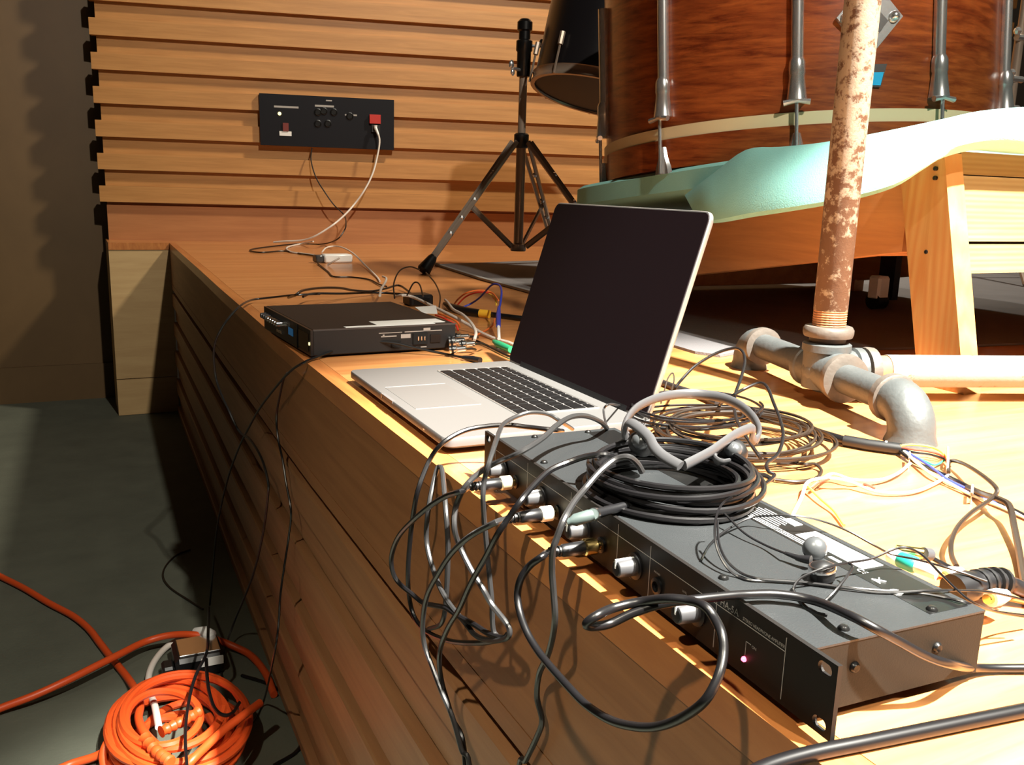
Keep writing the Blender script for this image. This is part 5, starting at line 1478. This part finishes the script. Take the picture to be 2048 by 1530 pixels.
for pts in ([(1615, 1010, 'z', ZC + 0.09), (1500, 1095, 'z', ZC + 0.09), (1400, 1170, 'z', ZC + 0.088), (1280, 1280, 'z', ZC + 0.085), (1180, 1380, 'z', ZC + 0.08), (1100, 1480, 'z', ZC + 0.05)],
            [(350, 1430, 'z', ZC), (450, 1388, 'z', ZC), (600, 1340, 'z', ZC + 0.01), (700, 1272, 'z', ZC + 0.03), (790, 1215, 'z', ZC + 0.05)],
            [(650, 1420, 'z', ZC), (640, 1340, 'z', ZC + 0.02), (660, 1270, 'z', ZC + 0.035), (720, 1175, 'z', ZC + 0.05)],
            [(1290, 1090, 'z', ZC + 0.03), (1340, 1160, 'z', ZC + 0.02), (1400, 1210, 'z', ZC)],
            [(850, 1260, 'z', ZC + 0.06), (900, 1320, 'z', ZC + 0.06), (980, 1390, 'z', ZC + 0.05), (1040, 1440, 'z', ZC + 0.04)]):
    MB().tube(smooth(fill(Hc(pts))), 0.0078, 10).build('strand', 'cable_orange', oc, sm=True)
rib = Hc([(1000, 1190), (1080, 1150), (1160, 1110), (1240, 1060)])
PP = smooth(fill([(x, y, 'z', ZC + 0.078) for x, y in rib]), 6)
MB().tube(PP, [0.0095 + 0.0018 * math.cos(i * 2.2) for i in range(len(PP))], 12).build('socket_end', 'cable_orange', oc, sm=True)
PP = smooth(fill([(x, y, 'z', ZC + 0.078) for x, y in Hc([(900, 1230), (950, 1290), (1010, 1340), (1060, 1380)])]), 6)
MB().tube(PP, [0.0095 + 0.0018 * math.cos(i * 2.2) for i in range(len(PP))], 12).build('socket_end', 'cable_orange', oc, sm=True)
wf = thing('white_extension_lead', 'white cord curving round the silver adapter into the orange coil', 'cable', tuple(at(320, 1340, 'z', ZF)))
MB().tube(smooth(fill(Hc([(1300, 590, 'z', ZC + 0.03), (1250, 572, 'z', ZC + 0.04), (1150, 605, 'z', ZC + 0.02), (1040, 660, 'z', ZC + 0.004), (960, 750, 'z', ZC), (922, 850, 'z', ZC), (932, 950, 'z', ZC + 0.01), (960, 1030, 'z', ZC + 0.02), (985, 1160, 'z', ZC + 0.03)]))), 0.0070, 10).build('cord', 'cable_white', wf, sm=True)
MB().tube(fill(Hc([(1215, 570, 'z', ZC + 0.035), (1270, 570, 'z', ZC + 0.045), (1320, 590, 'z', ZC + 0.045)])), [0.010, 0.013, 0.011], 12).build('plug', 'white_plastic', wf, sm=True)
sa = thing('floor_adapter', 'black and silver power adapter on the floor behind the orange coil', 'power adapter', tuple(at(400, 1345, 'z', ZF)))
q = at(390, 1350, 'z', ZF)
MB().box((q[0] - 0.040, q[1] - 0.02, ZF + 0.001), (q[0] + 0.060, q[1] + 0.085, ZF + 0.05), bev=0.008).build('body', 'black_plastic', sa)
MB().box((q[0] - 0.030, q[1] - 0.005, ZF + 0.0502), (q[0] + 0.055, q[1] + 0.075, ZF + 0.053), bev=0.001).build('top_plate', 'silver', sa)
MB().box((q[0] + 0.012, q[1] - 0.0235, ZF + 0.028), (q[0] + 0.058, q[1] - 0.0195, ZF + 0.046)).build('switch', 'white_plastic', sa)
MB().box((q[0] - 0.066, q[1] - 0.012, ZF + 0.001), (q[0] - 0.0405, q[1] + 0.03, ZF + 0.034), bev=0.005).build('plug', 'rubber', sa)
cable('cable', 'thin black cable dropping to the orange coil beside the silver adapter', 'cable', Hc([(1295, 420, 'x', -0.08), (1292, 560, 'z', ZF + 0.16), (1282, 700, 'z', ZF + 0.13), (1215, 840, 'z', ZF + 0.12), (1172, 1000, 'z', ZF + 0.11), (1150, 1200, 'z', ZF + 0.11), (1160, 1420, 'z', ZF + 0.10)]), 0.0030, 'cable_black', 'cables fallen on the hall floor')
cable('cable', 'thin black cable hooked across the orange coil', 'cable', Hc([(1280, 740, 'z', ZF + 0.12), (1290, 900, 'z', ZF + 0.115), (1325, 1030, 'z', ZF + 0.11), (1380, 1085, 'z', ZF + 0.11), (1440, 1075, 'z', ZF + 0.105), (1485, 1010, 'z', ZF + 0.09)]), 0.0034, 'cable_black', 'cables fallen on the hall floor')
cable('cable', 'thin brown lead looped on the bare hall floor before the stage', 'cable', Hc([(1180, 60, 'z', ZF + 0.003), (1100, 90, 'z', ZF + 0.003), (1030, 160, 'z', ZF + 0.003), (1012, 230, 'z', ZF + 0.003), (1060, 300, 'z', ZF + 0.003), (1180, 380, 'z', ZF + 0.003), (1260, 430, 'z', ZF + 0.003)]), 0.0026, 'cable_brown', 'cables fallen on the hall floor')
cable('cable', 'black cable lying round the shaded side of the orange coil', 'cable', Hc([(1500, 840, 'z', ZF + 0.004), (1680, 900, 'z', ZF + 0.004), (1820, 1000, 'z', ZF + 0.004), (1890, 1150, 'z', ZF + 0.004), (1850, 1300, 'z', ZF + 0.004), (1700, 1400, 'z', ZF + 0.004)]), 0.0035, 'cable_black', 'cables fallen on the hall floor')
